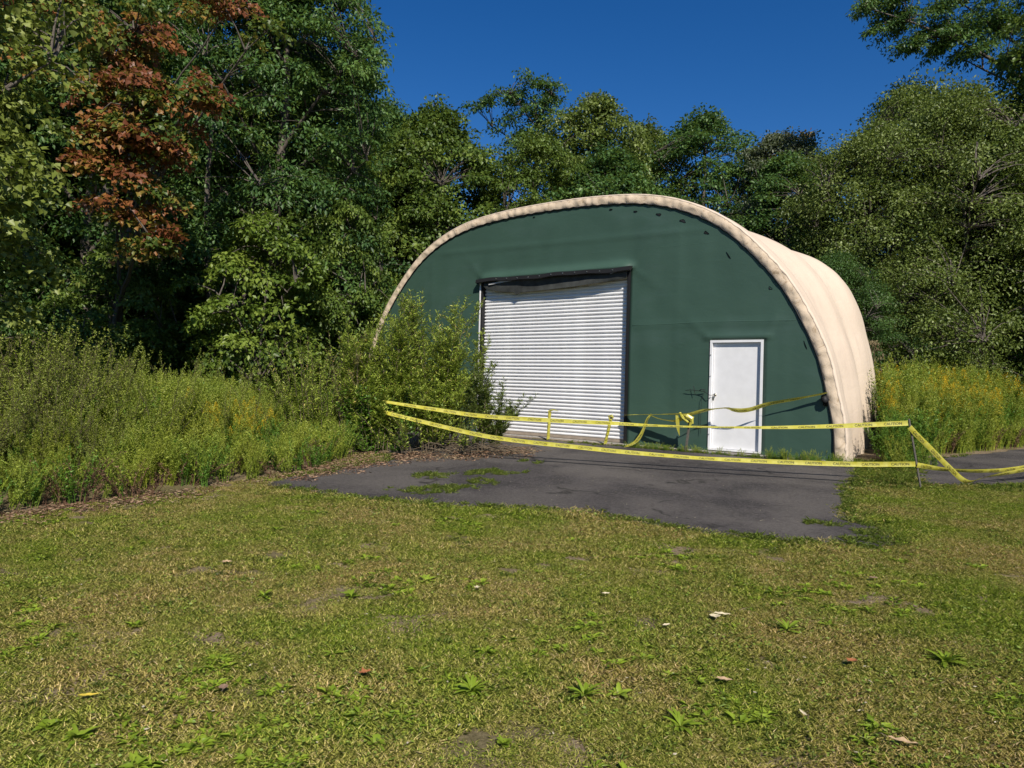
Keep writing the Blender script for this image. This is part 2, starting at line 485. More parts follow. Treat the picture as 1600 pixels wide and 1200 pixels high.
RO = (-1.95, 2.02, 3.62)       # roller opening u0, u1, top
DO = (3.80, 4.815, 2.11)       # door opening
def wall_bulge(u, z):
    q = 0.018 * noise.noise(Vector((u * .8, z * .8, 1.3))) + 0.012 * noise.noise(Vector((u * 2.2, z * 1.4, 7)))
    # hooded bulge over the roller door
    if RO[0] - .12 < u < RO[1] + .12 and z > RO[2]:
        e = min(1, (u - RO[0] + .12) / .2, (RO[1] + .12 - u) / .2)
        t = (z - RO[2])
        q += 0.13 * e * math.exp(-((t - 0.03) / 0.11) ** 2)
    # taut folds running from the corners of the doors
    for cu, cz, a in ((DO[0], DO[2], 2.4), (DO[1], DO[2], 1.1), (RO[1], RO[2] + .05, 0.9), (RO[0], RO[2] + .05, 2.3), (RO[1], RO[2] + .05, -.6)):
        dx, dz = u - cu, z - cz
        r = math.hypot(dx, dz)
        if 0 < r < 1.5:
            ang = math.atan2(dz, dx)
            q += 0.02 * math.exp(-r * 1.8) * math.exp(-((ang - a) / .16) ** 2)
    if z > DO[2] and DO[0] - .1 < u < DO[1] + .1:
        q += 0.03 * math.exp(-((z - DO[2] - .04) / .07) ** 2)
    # horizontal frame line where the skin is pulled over a girt
    q += 0.012 * math.exp(-((z - 4.35 + .02 * u) / .05) ** 2)
    q += 0.010 * math.exp(-((z - 2.45) / .05) ** 2) * (1 if u < -2 or u > 2.1 else 0)
    for uc in (-3.6, 3.1, 5.2):
        q += 0.005 * math.exp(-((u - uc) / .05) ** 2)
    return -q

def end_wall():
    us = sorted(set([round(x, 3) for x in np.arange(-6.16, 6.17, 0.07)] + list(RO[:2]) + list(DO[:2])))
    zs = sorted(set([round(x, 3) for x in np.arange(-0.10, 5.16, 0.055)] + [RO[2], DO[2]]))
    def clean(a, keep):
        out = []
        for x in a:
            if x in keep or all(abs(x - k) > 0.02 for k in keep): out.append(x)
        return out
    us = clean(us, RO[:2] + DO[:2]); zs = clean(zs, (RO[2], DO[2]))
    ang_p = np.arctan2(FP[:, 1] + .12, FP[:, 0]); rad_p = np.hypot(FP[:, 0], FP[:, 1] + .12)
    def clampp(u, z):
        a = math.atan2(z + .12, u); r = math.hypot(u, z + .12)
        rm = float(np.interp(a, ang_p, rad_p)) + .01
        if r > rm: return u * rm / r, (z + .12) * rm / r - .12, True
        return u, z, False
    bm = bmesh.new(); grid = {}
    for i, u in enumerate(us):
        for j, z in enumerate(zs):
            grid[i, j] = (*clampp(u, z),)
    vd = {}
    def gv(i, j):
        if (i, j) not in vd:
            u, z, _ = grid[i, j]
            rm_ = float(np.interp(math.atan2(z + .12, u), ang_p, rad_p)); e_ = max(0, min(1, (rm_ - math.hypot(u, z + .12)) / .35))
            vd[i, j] = bm.verts.new((u, wall_bulge(u, z) * e_, z))
        return vd[i, j]
    for i in range(len(us) - 1):
        for j in range(len(zs) - 1):
            q = [(i, j), (i + 1, j), (i + 1, j + 1), (i, j + 1)]
            if all(grid[k][2] for k in q): continue
            uc = (us[i] + us[i + 1]) / 2; zc = (zs[j] + zs[j + 1]) / 2
            if RO[0] < uc < RO[1] and zc < RO[2]: continue
            if DO[0] < uc < DO[1] and zc < DO[2]: continue
            bm.faces.new([gv(*k) for k in q])
    bmesh.ops.remove_doubles(bm, verts=bm.verts[:], dist=0.0005)
    r = bmesh.ops.solidify if False else None
    me = bpy.data.meshes.new('end_wall'); bm.to_mesh(me); bm.free()
    me.materials.append(M_GREEN)
    me.polygons.foreach_set('use_smooth', np.ones(len(me.polygons), dtype=bool))
    o = bpy.data.objects.new('end_wall', me); C.objects.link(o); o.parent = shelter
    o['label'] = 'dark green fabric front wall'
    m = o.modifiers.new('thick', 'SOLIDIFY'); m.thickness = 0.004; m.offset = 1
end_wall()

def cover():
    rows = []
    n = len(FP)
    vvs = [-.012, -.026, -.034, -.034, -.030, -.020, .0, .05] + list(np.linspace(.16, 5.5, 46))
    offs = [-.012, .02, .055, .09, .13, .165, .192, .20]
    for k, v in enumerate(vvs):
        row = []
        for i in range(n):
            a = ARC[i]
            p = FP[i]; nn = FN[i]
            if k < 8:
                o_ = offs[k]
                pk = noise.noise(Vector((a * 2.4, k * .1, 2))) * (.008 if 0 < k < 5 else .003) + noise.noise(Vector((a * 11, k * .35, 5))) * (.016 if 0 < k < 6 else .003)
                pk += .007 * math.sin(a * 21 + 4 * math.sin(a * 3.1)) * (1 if 0 < k < 5 else .1)
                z = p[1] + nn[1] * (o_ + pk); u = p[0] + nn[0] * (o_ + pk)
                row.append((u, v + pk * (1.5 if 1 < k < 6 else .5), z))
            else:
                t = (v - .05) / (4.6 - .05)
                A = p + nn * .20; B = RP[i] + RN[i] * 0.0
                t2 = min(t, 1)
                q = A * (1 - t2) + B * t2
                sag = -.17 * (math.sin(math.pi * (v - .32) / 2.14) ** 2 if v < 4.6 else 0)
                h = max(0, min(1, (q[1]) / 1.2))
                fold = 0.018 * noise.noise(Vector((v * 5.2, a * .25, 3))) + 0.012 * noise.noise(Vector((v * 12, a * .35, 9)))
                low = math.exp(-max(q[1], 0) / .8)
                fold += low * .05 * noise.noise(Vector((v * 4, a * 2, 4)))
                if v > 4.6: sag = -.06 * ((v - 4.6) / .9) ** 2
                nrm = nn * (1 - t2) + RN[i] * t2
                q = q + nrm * (sag * (0.35 + .65 * h) + fold)
                row.append((q[0], v, q[1]))
        rows.append(row)
    V = np.array(rows).reshape(-1, 3)
    m = len(rows)
    i = np.arange(m - 1)[:, None]; k = np.arange(n - 1)[None]
    F = np.stack([i * n + k, i * n + k + 1, (i + 1) * n + k + 1, (i + 1) * n + k], -1).reshape(-1, 4)
    row_id = np.repeat(np.arange(m - 1), n - 1)
    sel = row_id < 5
    lip = mk('hem', V[:6 * n], F[sel], M_LIP, shelter, True)
    lip['label'] = 'puckered cream hem rolled over the front arch'
    cv = mk('cover', V, F[~sel], M_CREAM, shelter, True)
    cv['label'] = 'cream fabric cover sagging between the arches'
    m_ = cv.modifiers.new('thick', 'SOLIDIFY'); m_.thickness = 0.004; m_.offset = -1
    # rear wall
    last = np.array(rows[-1]); last = last.copy(); last[:, 1] -= .01
    c = len(last)
    vv = list(map(tuple, last)) + [(0, 5.49, 0)]
    mk('rear_wall', vv, [(a, a + 1, c) for a in range(c - 1)], M_GREEN, shelter)
    # black edge cord laced along the inside of the hem
    g = Geo()
    pts = [(FP[i][0] - FN[i][0] * .012, -.024 + .004 * math.sin(i * .7), FP[i][1] - FN[i][1] * (.012 + .01 * math.sin(i * 1.3))) for i in range(0, n, 2)]
    g.tube(pts, .015, 6)
    g.obj('edge_cord', M_BLACK, shelter, True)
    # steel arches inside
    for v in (0.32, 2.46, 4.6):
        t = min(1, (v - .32) / 4.28)
        g = Geo(); g.tube([((FP[i] * (1 - t) + (RP[i] - RN[i] * .2) * t)[0], v, (FP[i] * (1 - t) + (RP[i] - RN[i] * .2) * t)[1]) for i in range(0, n, 6)], .04, 8)
        g.obj('frame_arch', M_STEEL, shelter, True)
cover()

# tears and vents in the green skin
for (u, z, rot, L, W) in [(-.45, 4.99, -.02, .045, .012), (1.54, 4.915, -.1, .05, .018), (2.12, 4.80, -.15, .055, .02), (2.65, 4.675, -.25, .075, .03),
                          (3.17, 4.485, -.4, .085, .036), (3.66, 4.20, -.5, .07, .032), (4.91, 3.05, -.7, .05, .032), (4.11, 3.72, -1.0, .10, .012), (5.55, 2.0, -1.2, .10, .01)]:
    pts = []; L *= .75; W *= .7
    for k in range(12):
        t = k / 12 * 2 * math.pi; r = 1 + .25 * math.sin(3 * t + u * 9)
        x = math.cos(t) * L * r; y = math.sin(t) * W * r
        pts.append((u + x * math.cos(rot) - y * math.sin(rot), 0, z + x * math.sin(rot) + y * math.cos(rot)))
    b = wall_bulge(u, z)
    V = [(p[0], wall_bulge(p[0], p[2]) - .006, p[2]) for p in pts] + [(p[0], wall_bulge(p[0], p[2]) - .014 , p[2] + .006) for p in pts]
    F = [tuple(range(12))] + [(k, (k + 1) % 12, 12 + (k + 1) % 12, 12 + k) for k in range(12)]
    mk('tear', V, F, M_BLACK, shelter)
# welded lap seams of the skin, following its surface
def seam(pts, w=.02):
    P = np.array(pts); V = []
    for i, (u, z) in enumerate(P):
        a = P[max(i - 1, 0)]; b = P[min(i + 1, len(P) - 1)]; d = (b - a) / np.linalg.norm(b - a); nx, nz = -d[1] * w / 2, d[0] * w / 2
        for k, off in ((-1, -.002), (-.6, -.0042), (.6, -.0042), (1, -.002)):
            uu, zz = u + nx * k, z + nz * k
            V.append((uu, wall_bulge(uu, zz) + off, zz))
    F = [(i * 4 + k, (i + 1) * 4 + k, (i + 1) * 4 + k + 1, i * 4 + k + 1) for i in range(len(P) - 1) for k in range(3)]
    mk('seam', V, F, M_GREEN, shelter, True)
seam([(u, 2.46 + .01 * math.sin(u * 2)) for u in np.linspace(-5.38, -2.12, 40)])
seam([(u, 2.46 + .01 * math.sin(u * 2)) for u in np.linspace(2.12, 5.38, 40)])
seam([(u, 4.02 + .012 * math.sin(u * 1.4)) for u in np.linspace(-4.1, 4.1, 90)])
# hem at the foot of the wall, concrete strip under it
for a, b in ((-6.1, RO[0] - .04), (RO[1] + .06, DO[0] - .02), (DO[1] + .02, 6.05)):
    Geo().box(a, b, -.025, -.012, -.04, .045).obj('bottom_batten', M_GREEN, shelter)
M_CONC = plain('concrete', (0.30, 0.28, 0.25), 0.9, 0.1, var=0.35, nscale=9)
Geo().box(-6.12, 6.1, -.16, .25, -.16, -.018).obj('concrete_sill', M_CONC, shelter)
Geo().box(RO[0] - .1, RO[1] + .1, -.26, -.162, -.16, -.03).obj('threshold', plain('weathered wood', (0.25, 0.2, 0.15), .9, .1, var=.3), shelter)

# roller door
def roller():
    rd = Geo().box(RO[0] - .02, RO[1] + .02, .145, .16, -.015, RO[2] + .2).obj('roller_door', M_BLACK, shelter)
    rd['label'] = 'white corrugated roller door'
    M = Mat('white roller slat')
    st = M.noise(2.0, 5, .6, vec=M.objc((1, 1, 1)))
    dr = M.noise(1.1, 6, .75, vec=M.objc((1.5, 1, .6)), dist=1)
    cc = M.mix(M.ramp(dr, [(.58, (0, 0, 0)), (.8, (.25, .25, .25))]), M.ramp(st, [(.35, (0.72, 0.72, 0.73)), (.65, (0.82, 0.82, 0.82))]), (0.52, 0.48, 0.42))
    M.bsdf(cc, .38, .45)
    n = 44; pitch = (RO[2] - .07) / n
    prof = [(.014, 0), (-.014, .002), (-.023, .009), (-.026, .022), (-.026, .034), (-.022, .046), (-.014, .053), (.014, .056), (.014, pitch)]
    V = []; F = []
    u0, u1 = RO[0] + .035, RO[1] - .05
    seg = np.linspace(u0, u1, 13)
    for u in seg:
        for (d, z) in prof: V.append((u, d, z))
    m = len(prof)
    for i in range(len(seg) - 1):
        for k in range(m - 1): F.append((i * m + k, (i + 1) * m + k, (i + 1) * m + k + 1, i * m + k + 1))
    first = mk('slat', V, F, M.m, rd, False)
    for p in first.data.polygons: p.use_smooth = True
    rr = random.Random(3)
    for i in range(n):
        o = first if i == 0 else first.copy()
        if i: C.objects.link(o); o.parent = rd
        o.location = (0, .11 + rr.uniform(-.0015, .0015), .055 + i * pitch)
        o.rotation_euler = (rr.uniform(-.05, .05), rr.uniform(-.0007, .0007), 0)
    Geo().box(u0, u1, .085, .125, -.012, .052).obj('bottom_bar', plain('dusty bar', (.30, .25, .2), .8, .2, var=.2), rd, bevel=.004)
    g = Geo().box(RO[0] - .012, RO[0] + .03, -.03, .12, -.01, RO[2]); g.obj('guide_rail', M_BLACK, rd, bevel=.004)
    g = Geo().box(RO[1] - .045, RO[1] + .015, -.03, .12, -.01, RO[2]); g.obj('guide_rail', M_BLACK, rd, bevel=.004)
    Geo().box(RO[0] - .055, RO[0] - .015, -.035, .06, -.01, RO[2] + .02).obj('jamb', M_WHITE, shelter, bevel=.004)
    # black hood band, following the drooping header
    V = []; F = []
    us = np.linspace(RO[0] - .08, RO[1] + .07, 40)
    for u in us:
        w = .012 * math.sin(u * 3.1) + .008 * math.sin(u * 7)
        V += [(u, -.15 + w * .3, RO[2] + .035 + w), (u, -.165, RO[2] - .045 + w), (u, -.10, RO[2] - .06 + w), (u, .0, RO[2] + .06)]
    for i in range(len(us) - 1):
        for k in range(4): F.append((i * 4 + k, i * 4 + (k + 1) % 4, (i + 1) * 4 + (k + 1) % 4, (i + 1) * 4 + k))
    F += [(3, 2, 1, 0), tuple(len(V) - 4 + k for k in range(4))]
    mk('header_band', V, F, M_BLACK, shelter)
    # drooping dark flap below it
    V = []; F = []
    lo = lambda u: float(np.interp(u, [-1.83, -1.7, -1.5, -.95, -.86, -.75, .0, .74, 1.69, 1.99], [3.47, 3.41, 3.355, 3.29, 3.235, 3.29, 3.30, 3.33, 3.40, 3.44]))
    us = np.linspace(-1.83, 1.99, 60)
    for u in us:
        zt, zb = RO[2] - .03, lo(u)
        for k in range(6):
            t = k / 5
            V.append((u, -.07 + .02 * math.sin(t * 3 + u * 2) + .01 * noise.noise(Vector((u * 3, t * 2, 0))), zt * (1 - t) + zb * t))
    for i in range(len(us) - 1):
        for k in range(5): F.append((i * 6 + k, i * 6 + k + 1, (i + 1) * 6 + k + 1, (i + 1) * 6 + k))
    o = mk('weather_flap', V, F, M_GREYF, shelter, True); o['label'] = 'torn grey flap drooping below the door hood'
    # pale torn strips at both ends of the flap
    for (a, b, z0, z1) in ((-1.66, -.92, 3.50, 3.56), (1.62, 1.97, 3.53, 3.60)):
        us = np.linspace(a, b, 12); V = []; F = []
        for i, u in enumerate(us):
            c = .5 + .5 * math.sin(i * .9)
            zz = z0 + (z1 - z0) * (i / 11)
            V += [(u, -.115 - .004 * c, zz), (u, -.118, zz + .035 * (1 - abs(i / 11 - .5)) + .01)]
        for i in range(11): F.append((i * 2, i * 2 + 1, i * 2 + 3, i * 2 + 2))
        mk('torn_strip', V, F, plain('pale grey film', (.42, .42, .42), .5, .3), shelter)
    rr = random.Random(5)
    for k in range(11):
        u = -1.4 + k * .31
        g = Geo(); z = RO[2] - .005 + .012 * math.sin(u * 3.1)
        g.tube([(u, -.172, z), (u, -.158, z)], .013, 8); g.obj('grommet', M_STEEL, shelter)
roller()

# side door
def side_door():
    u0, u1, zt = DO
    fr = Geo()
    fr.box(u0, u0 + .045, -.030, .10, .0, zt).box(u1 - .045, u1, -.030, .10, .0, zt).box(u0 + .045, u1 - .045, -.030, .10, zt - .045, zt).box(u0 + .045, u1 - .045, -.03, .10, .0, .03)
    d = Geo().box(u0 + .049, u1 - .049, .032, .072, .034, zt - .05).obj('door', M_WHITE, shelter, bevel=.003)
    d['label'] = 'plain white side door'
    fo = fr.obj('frame', M_WHITE, d)
    # dark weather strip inside the frame
    Geo().box(u0 + .046, u0 + .049, .045, .099, .03, zt - .046).box(u1 - .049, u1 - .046, .045, .099, .03, zt - .046).box(u0 + .046, u1 - .046, .045, .099, zt - .05, zt - .046).obj('weather_strip', M_BLACK, d)
    g = Geo(); hx, hz = u0 + .115, 1.06
    g.tube([(hx, .055, hz), (hx, .045, hz)], .034, 16)
    g.tube([(hx, .045, hz), (hx, -.005, hz)], .012, 10)
    g.tube([(hx, -.002, hz), (hx, -.022, hz)], [.027, .03], 14)
    g.obj('handle', M_STEEL, d, True)
    g = Geo()
    g.tube([(hx, -.022, hz), (hx - .01, -.03, hz - .012), (hx - .02, -.028, hz - .05)], .003, 6)
    g.box(hx - .04, hx - .012, -.031, -.028, hz - .11, hz - .045); g.obj('keys', M_STEEL, d)
    for z in (.30, 1.0, 1.42, 1.83):
        Geo().tube([(u0 + .022, -.042, z), (u0 + .022, -.034, z)], .009, 8).obj('screw', M_STEEL, d)
    # broken twiggy cord caught in the skin left of the door, and a rod's shadow line
    g = Geo()
    g.tube([(3.33, -.05, 1.13), (3.45, -.07, 1.145), (3.6, -.06, 1.13), (3.72, -.07, 1.12), (3.84, -.09, 1.05), (3.91, -.05, 1.06)], .006, 6)
    g.tube([(3.50, -.07, 1.22), (3.52, -.07, 1.14), (3.53, -.06, 1.06)], .005, 6)
    g.tube([(3.62, -.06, 1.13), (3.66, -.08, 1.16), (3.74, -.06, 1.15)], .008, 6)
    g.tube([(3.72, -.05, 1.12), (3.66, -.05, .95), (3.655, -.05, .77), (3.65, -.045, .30)], .0035, 6)  # cast shadow of a thin rod, modelled as a black tube
    g.obj('cord_and_rod_shadow', M_BLACK, shelter)
side_door()

# dark wad at the right end of the wall
g = Geo()
g.tube([(5.87, -.05, 1.11), (5.9, -.07, 1.07), (5.93, -.07, 1.02), (5.92, -.05, .96), (5.9, -.03, .93)], [.03, .06, .07, .05, .015], 8)
g.obj('knotted_scrap', M_BLACK, shelter, True)

# ------------------------------------------------------------------ caution tape and stakes
def tape_mat():
    M = Mat('yellow barrier film')
    nz = M.noise(14, 4, .6, vec=M.pos())
    c = M.ramp(nz, [(.3, (0.50, 0.45, 0.03)), (.7, (0.62, 0.58, 0.14))])
    p = M.n('ShaderNodeBsdfPrincipled'); M.l(c, p.inputs['Base Color'])
    p.inputs['Roughness'].default_value = .3; p.inputs['Specular IOR Level'].default_value = .5
    b = M.n('ShaderNodeBump'); b.inputs['Strength'].default_value = .3; b.inputs['Distance'].default_value = .01
    M.l(nz, b.inputs['Height']); M.l(b.outputs[0], p.inputs['Normal'])
    t = M.n('ShaderNodeBsdfTranslucent'); M.l(c, t.inputs[0])
    mx = M.n('ShaderNodeMixShader'); mx.inputs[0].default_value = .25
    M.l(p.outputs[0], mx.inputs[1]); M.l(t.outputs[0], mx.inputs[2]); M.l(mx.outputs[0], M.out.inputs[0])
    return M.m
M_TAPE = tape_mat()
M_INK = plain('worn black print', (0.10, 0.09, 0.025), .5, .3, var=.5, nscale=60)

def text_mesh(s, h):
    cu = bpy.data.curves.new('print', 'FONT'); cu.body = s; cu.size = h; cu.align_x = 'CENTER'; cu.align_y = 'CENTER'
    cu.resolution_u = 2; cu.offset = h * .018
    o = bpy.data.objects.new('print', cu); C.objects.link(o)
    dg = bpy.context.evaluated_depsgraph_get()
    me = bpy.data.meshes.new_from_object(o.evaluated_get(dg))
    V = np.array([v.co[:] for v in me.vertices]); F = [tuple(p.vertices) for p in me.polygons]
    bpy.data.objects.remove(o); bpy.data.curves.remove(cu); bpy.data.meshes.remove(me)
    V[:, 1] -= (V[:, 1].max() + V[:, 1].min()) / 2
    return V, F
TXT = text_mesh('CAUTION', .050)

def smooth_path(P, step):
    P = np.array([2 * np.array(P[0]) - P[1]] + [np.array(p) for p in P] + [2 * np.array(P[-1]) - P[-2]], float)
    out = []
    for i in range(1, len(P) - 2):
        n = max(2, int(np.linalg.norm(P[i + 1] - P[i]) / step))
        for k in range(n):
            t = k / n; p0, p1, p2, p3 = P[i - 1:i + 3]
            out.append(.5 * (2 * p1 + (p2 - p0) * t + (2 * p0 - 5 * p1 + 4 * p2 - p3) * t * t + (3 * p1 - p0 - 3 * p2 + p3) * t ** 3))
    out.append(P[-2])
    return np.array(out)

def tape(label, pts, tilts, width=.070, parent=None, spacing=.37, seed=0, text=True, name='caution_tape', wob=.06, group='yellow caution tapes strung round the pavement'):
    """tilts: list of (fraction along, degrees from upright)"""
    P = smooth_path(pts, .05)
    s = np.concatenate([[0], np.cumsum(np.linalg.norm(np.diff(P, axis=0), axis=1))])
    fr = s / s[-1]
    tl = np.radians(np.interp(fr, [t[0] for t in tilts], [t[1] for t in tilts]))
    tl = tl + wob * np.array([noise.noise(Vector((x * 2.2, seed, 0))) for x in s]) * 6 * wob / .06 * .3
    T = unit(np.gradient(P, axis=0))
    up = np.tile([0, 0, 1.], (len(P), 1))
    hz = unit(np.cross(T, up)); U = np.cross(hz, T)
    Wd = U * np.cos(tl)[:, None] + hz * np.sin(tl)[:, None]
    Nn = np.cross(T, Wd)
    cols = 5; V = []
    for k in range(cols):
        q = (k / (cols - 1) - .5)
        cur = .006 * math.cos(q * math.pi)
        V.append(P + Wd * width * q + Nn * cur)
    V = np.stack(V, 1).reshape(-1, 3)
    m = len(P); i = np.arange(m - 1)[:, None]; k = np.arange(cols - 1)[None]
    F = np.stack([i * cols + k, (i + 1) * cols + k, (i + 1) * cols + k + 1, i * cols + k + 1], -1).reshape(-1, 4)
    o = mk(name, V, F, M_TAPE, parent, True)
    if parent is None: tag(o, label, 'caution tape', group)
    if text:
        LV = []; LF = []
        camp = np.array([0, 0, 1.26])
        x0 = spacing * .5
        while x0 < s[-1] - .2:
            tv, tf = TXT
            ic = int(np.searchsorted(s, x0)); ic = min(ic, m - 1)
            # print faces the lawn side, reads left to right from there
            side = 1 if Nn[ic] @ (camp - P[ic]) > 0 else -1
            flip = 1 if (np.cross(Wd[ic], Nn[ic] * side) @ T[ic]) > 0 else -1
            for v in tv:
                sx = min(max(x0 + v[0] * flip, 0), s[-1])
                px = np.array([np.interp(sx, s, P[:, c]) for c in range(3)])
                w = np.array([np.interp(sx, s, Wd[:, c]) for c in range(3)]); nn = np.array([np.interp(sx, s, Nn[:, c]) for c in range(3)])
                LV.append(px + w * v[1] + nn * (.006 * math.cos(v[1] / width * math.pi) + side * .0025))
            b = len(LV) - len(tv)
            LF += [tuple(q + b for q in f) for f in tf]
            x0 += spacing
        tag(mk('lettering', LV, LF, M_INK, o), kind='stuff')
    return o

T1 = [(5.47, 9.80, 0.79), (4.57, 10.12, 0.705), (3.75, 10.38, 0.65), (2.89, 10.65, 0.62), (2.17, 10.89, 0.61), (1.51, 11.1, 0.62), (0.63, 11.38, 0.625), (-0.46, 11.73, 0.65), (-1.28, 11.99, 0.73), (-2.26, 12.3, 0.84)]
T2 = [(5.57, 9.77, 0.23), (4.82, 10.04, 0.18), (3.76, 10.38, 0.155), (2.9, 10.65, 0.15), (2.46, 10.79, 0.16), (1.71, 11.03, 0.185), (1.04, 11.25, 0.22), (0.23, 11.51, 0.265), (-0.4, 11.71, 0.32), (-1.06, 11.92, 0.43), (-2.26, 12.3, 0.66)]
tape('upper yellow caution tape stretched from the willow bush to the leaning stake', T1, [(0, 8), (.12, 35), (.3, 72), (.42, 66), (.55, 25), (.7, 12), (.85, 30), (1, 60)], seed=1)
tape('lower yellow caution tape sagging above the pavement from the bush to the leaning stake', T2, [(0, 5), (.2, 18), (.35, 50), (.5, 25), (.8, 15), (1, 40)], seed=2)
tape('slack yellow caution tape falling steeply right of the leaning stake to the grass', [(5.47, 9.76, 0.74), (5.62, 9.79, 0.60), (5.78, 9.83, 0.47), (6.13, 9.97, 0.20), (6.51, 10.13, -0.04), (6.89, 10.3, 0.01), (7.69, 10.64, 0.09), (9.5, 11.4, 0.3), (11, 12, .5)], [(0, 20), (.2, 25), (.27, 70), (.34, 35), (.5, 12), (1, 10)], seed=3, spacing=.4)
tape('yellow caution tape running low across the driveway right of the leaning stake', [(5.58, 9.75, 0.22), (6.13, 9.99, 0.14), (6.89, 10.33, 0.095), (7.69, 10.68, 0.12), (9.5, 11.45, 0.32), (11, 12.1, .5)], [(0, 10), (.12, 50), (.3, 25), (1, 12)], seed=4)

M_STAKE = plain('grey steel stake', (0.10, 0.09, 0.075), .7, .3, var=.3, nscale=20)
def stake(label, foot, top, r, name='stake'):
    foot = Vector(foot); top = Vector(top)
    d = (top - foot).normalized(); foot2 = foot - d * .25
    e = empty(name, foot)
    L = (top - foot2).length
    q = d.to_track_quat('Z', 'Y').to_matrix()
    g = Geo()
    # U-channel post: web and two flanges, with punched studs
    def addb(x0, x1, y0, y1, z0, z1):
        v, f = box_vf(x0, x1, y0, y1, z0, z1)
        g.add([tuple(q @ Vector(p) + (foot2 - foot)) for p in v], f)
    addb(-r, r, -r * .15, r * .15, 0, L); addb(-r, -r * .8, r * .16, r, 0, L); addb(r * .8, r, r * .16, r, 0, L)
    for k in range(int(L / .07)):
        addb(-r * .25, r * .25, -r * .45, -r * .155, .05 + k * .07, .065 + k * .07)
    p = g.obj('post', M_STAKE, e)
    tag(e, label, 'stake', 'metal stakes holding the tape')
    return e
stake('leaning metal stake on the grass right of the pavement holding both long tapes', (5.66, 9.79, -.125), (5.49, 9.83, .845), .017)
def wrap(host, p0, p1, r, turns, seed, wd=.05):
    """tape wound round a stake between two heights"""
    p0 = np.array(p0); p1 = np.array(p1); L = np.linalg.norm(p1 - p0); d = (p1 - p0) / L
    a = unit(np.cross(d, [0, 1., .1])); b = np.cross(d, a)
    n = int(turns * 14); V = []; rr = random.Random(seed)
    for k in range(n):
        t = k / (n - 1); an = t * turns * 2 * math.pi
        c = p0 + d * L * t; rad = r * (1 + .35 * rr.random())
        o_ = (a * math.cos(an) + b * math.sin(an)) * rad
        V += [c + o_ - d * wd / 2, c + o_ * 1.08 + d * wd / 2]
    F = [(2 * k, 2 * k + 2, 2 * k + 3, 2 * k + 1) for k in range(n - 1)]
    V = [tuple(np.array(v) - np.array(host.location)) for v in V]
    mk('tape_wrap', V, F, M_TAPE, host)
g0 = bw(.32, -.38, -.06); g1 = bw(.35, -.38, .57)
s1 = stake('short stake wound with yellow tape before the middle of the roller door', g0, g1, .02)
wrap(s1, bw(.325, -.38, .0), bw(.35, -.38, .58), .028, 7, 1, .08)
V = [np.array(bw(.35, -.40, .55)) - np.array(g0), np.array(bw(.38, -.41, .61)) - np.array(g0), np.array(bw(.48, -.42, .63)) - np.array(g0), np.array(bw(.60, -.42, .61)) - np.array(g0)]
Geo().tube(V, [.02, .022, .014, .004], 6).obj('tape_end', M_TAPE, s1)
g0 = bw(1.74, -.38, -.06); g1 = bw(1.88, -.38, .54)
s2 = stake('leaning short stake wound with tape at the right edge of the roller door', g0, g1, .02)
wrap(s2, bw(1.75, -.38, .0), bw(1.875, -.38, .54), .026, 6, 2, .08)
Geo().tube([np.array(bw(1.84, -.4, .50)) - np.array(g0), np.array(bw(1.83, -.41, .56)) - np.array(g0), np.array(bw(1.90, -.41, .585)) - np.array(g0), np.array(bw(1.93, -.4, .53)) - np.array(g0), np.array(bw(1.88, -.41, .48)) - np.array(g0)], .016, 6).obj('tape_end', M_TAPE, s2)
g0 = bw(3.49, -.33, -.06); g1 = bw(3.575, -.33, .66)
s3 = stake('stake with a big tape knot left of the white side door', g0, g1, .026)
o3 = np.array(g0)
def ribbon(host, off, pts, widths, mat=M_TAPE, name='tape_end', dirv=(0.8, -.6, 0)):
    P = smooth_path(pts, .03); n = len(P)
    w = np.interp(np.linspace(0, 1, n), np.linspace(0, 1, len(widths)), widths)
    T = unit(np.gradient(P, axis=0)); S = unit(np.cross(T, np.cross(np.array(dirv), T)))
    V = np.empty((n, 2, 3)); V[:, 0] = P - S * w[:, None] / 2; V[:, 1] = P + S * w[:, None] / 2
    i = np.arange(n - 1)[:, None] * 2
    F = (i + [[0, 2, 3, 1]]).reshape(-1, 4)
    return mk(name, V.reshape(-1, 3) - off, F, mat, host, True)
g = Geo()
g.tube([np.array(bw(3.44, -.37, .66)) - o3, np.array(bw(3.52, -.4, .64)) - o3, np.array(bw(3.60, -.37, .60)) - o3, np.array(bw(3.62, -.36, .5)) - o3], [.03, .055, .05, .02], 7)
g.tube([np.array(bw(3.36, -.37, .70)) - o3, np.array(bw(3.45, -.4, .60)) - o3, np.array(bw(3.55, -.40, .52)) - o3], [.02, .045, .02], 7)
g.obj('knot', M_TAPE, s3)
ribbon(s3, o3, [bw(3.30, -.37, .66), bw(3.33, -.39, .5), bw(3.345, -.39, .38), bw(3.37, -.38, .26)], [.05, .075, .06, .01], dirv=(.8, -.6, 0))
ribbon(s3, o3, [bw(3.62, -.37, .64), bw(3.60, -.39, .52), bw(3.56, -.38, .42)], [.07, .06, .02])
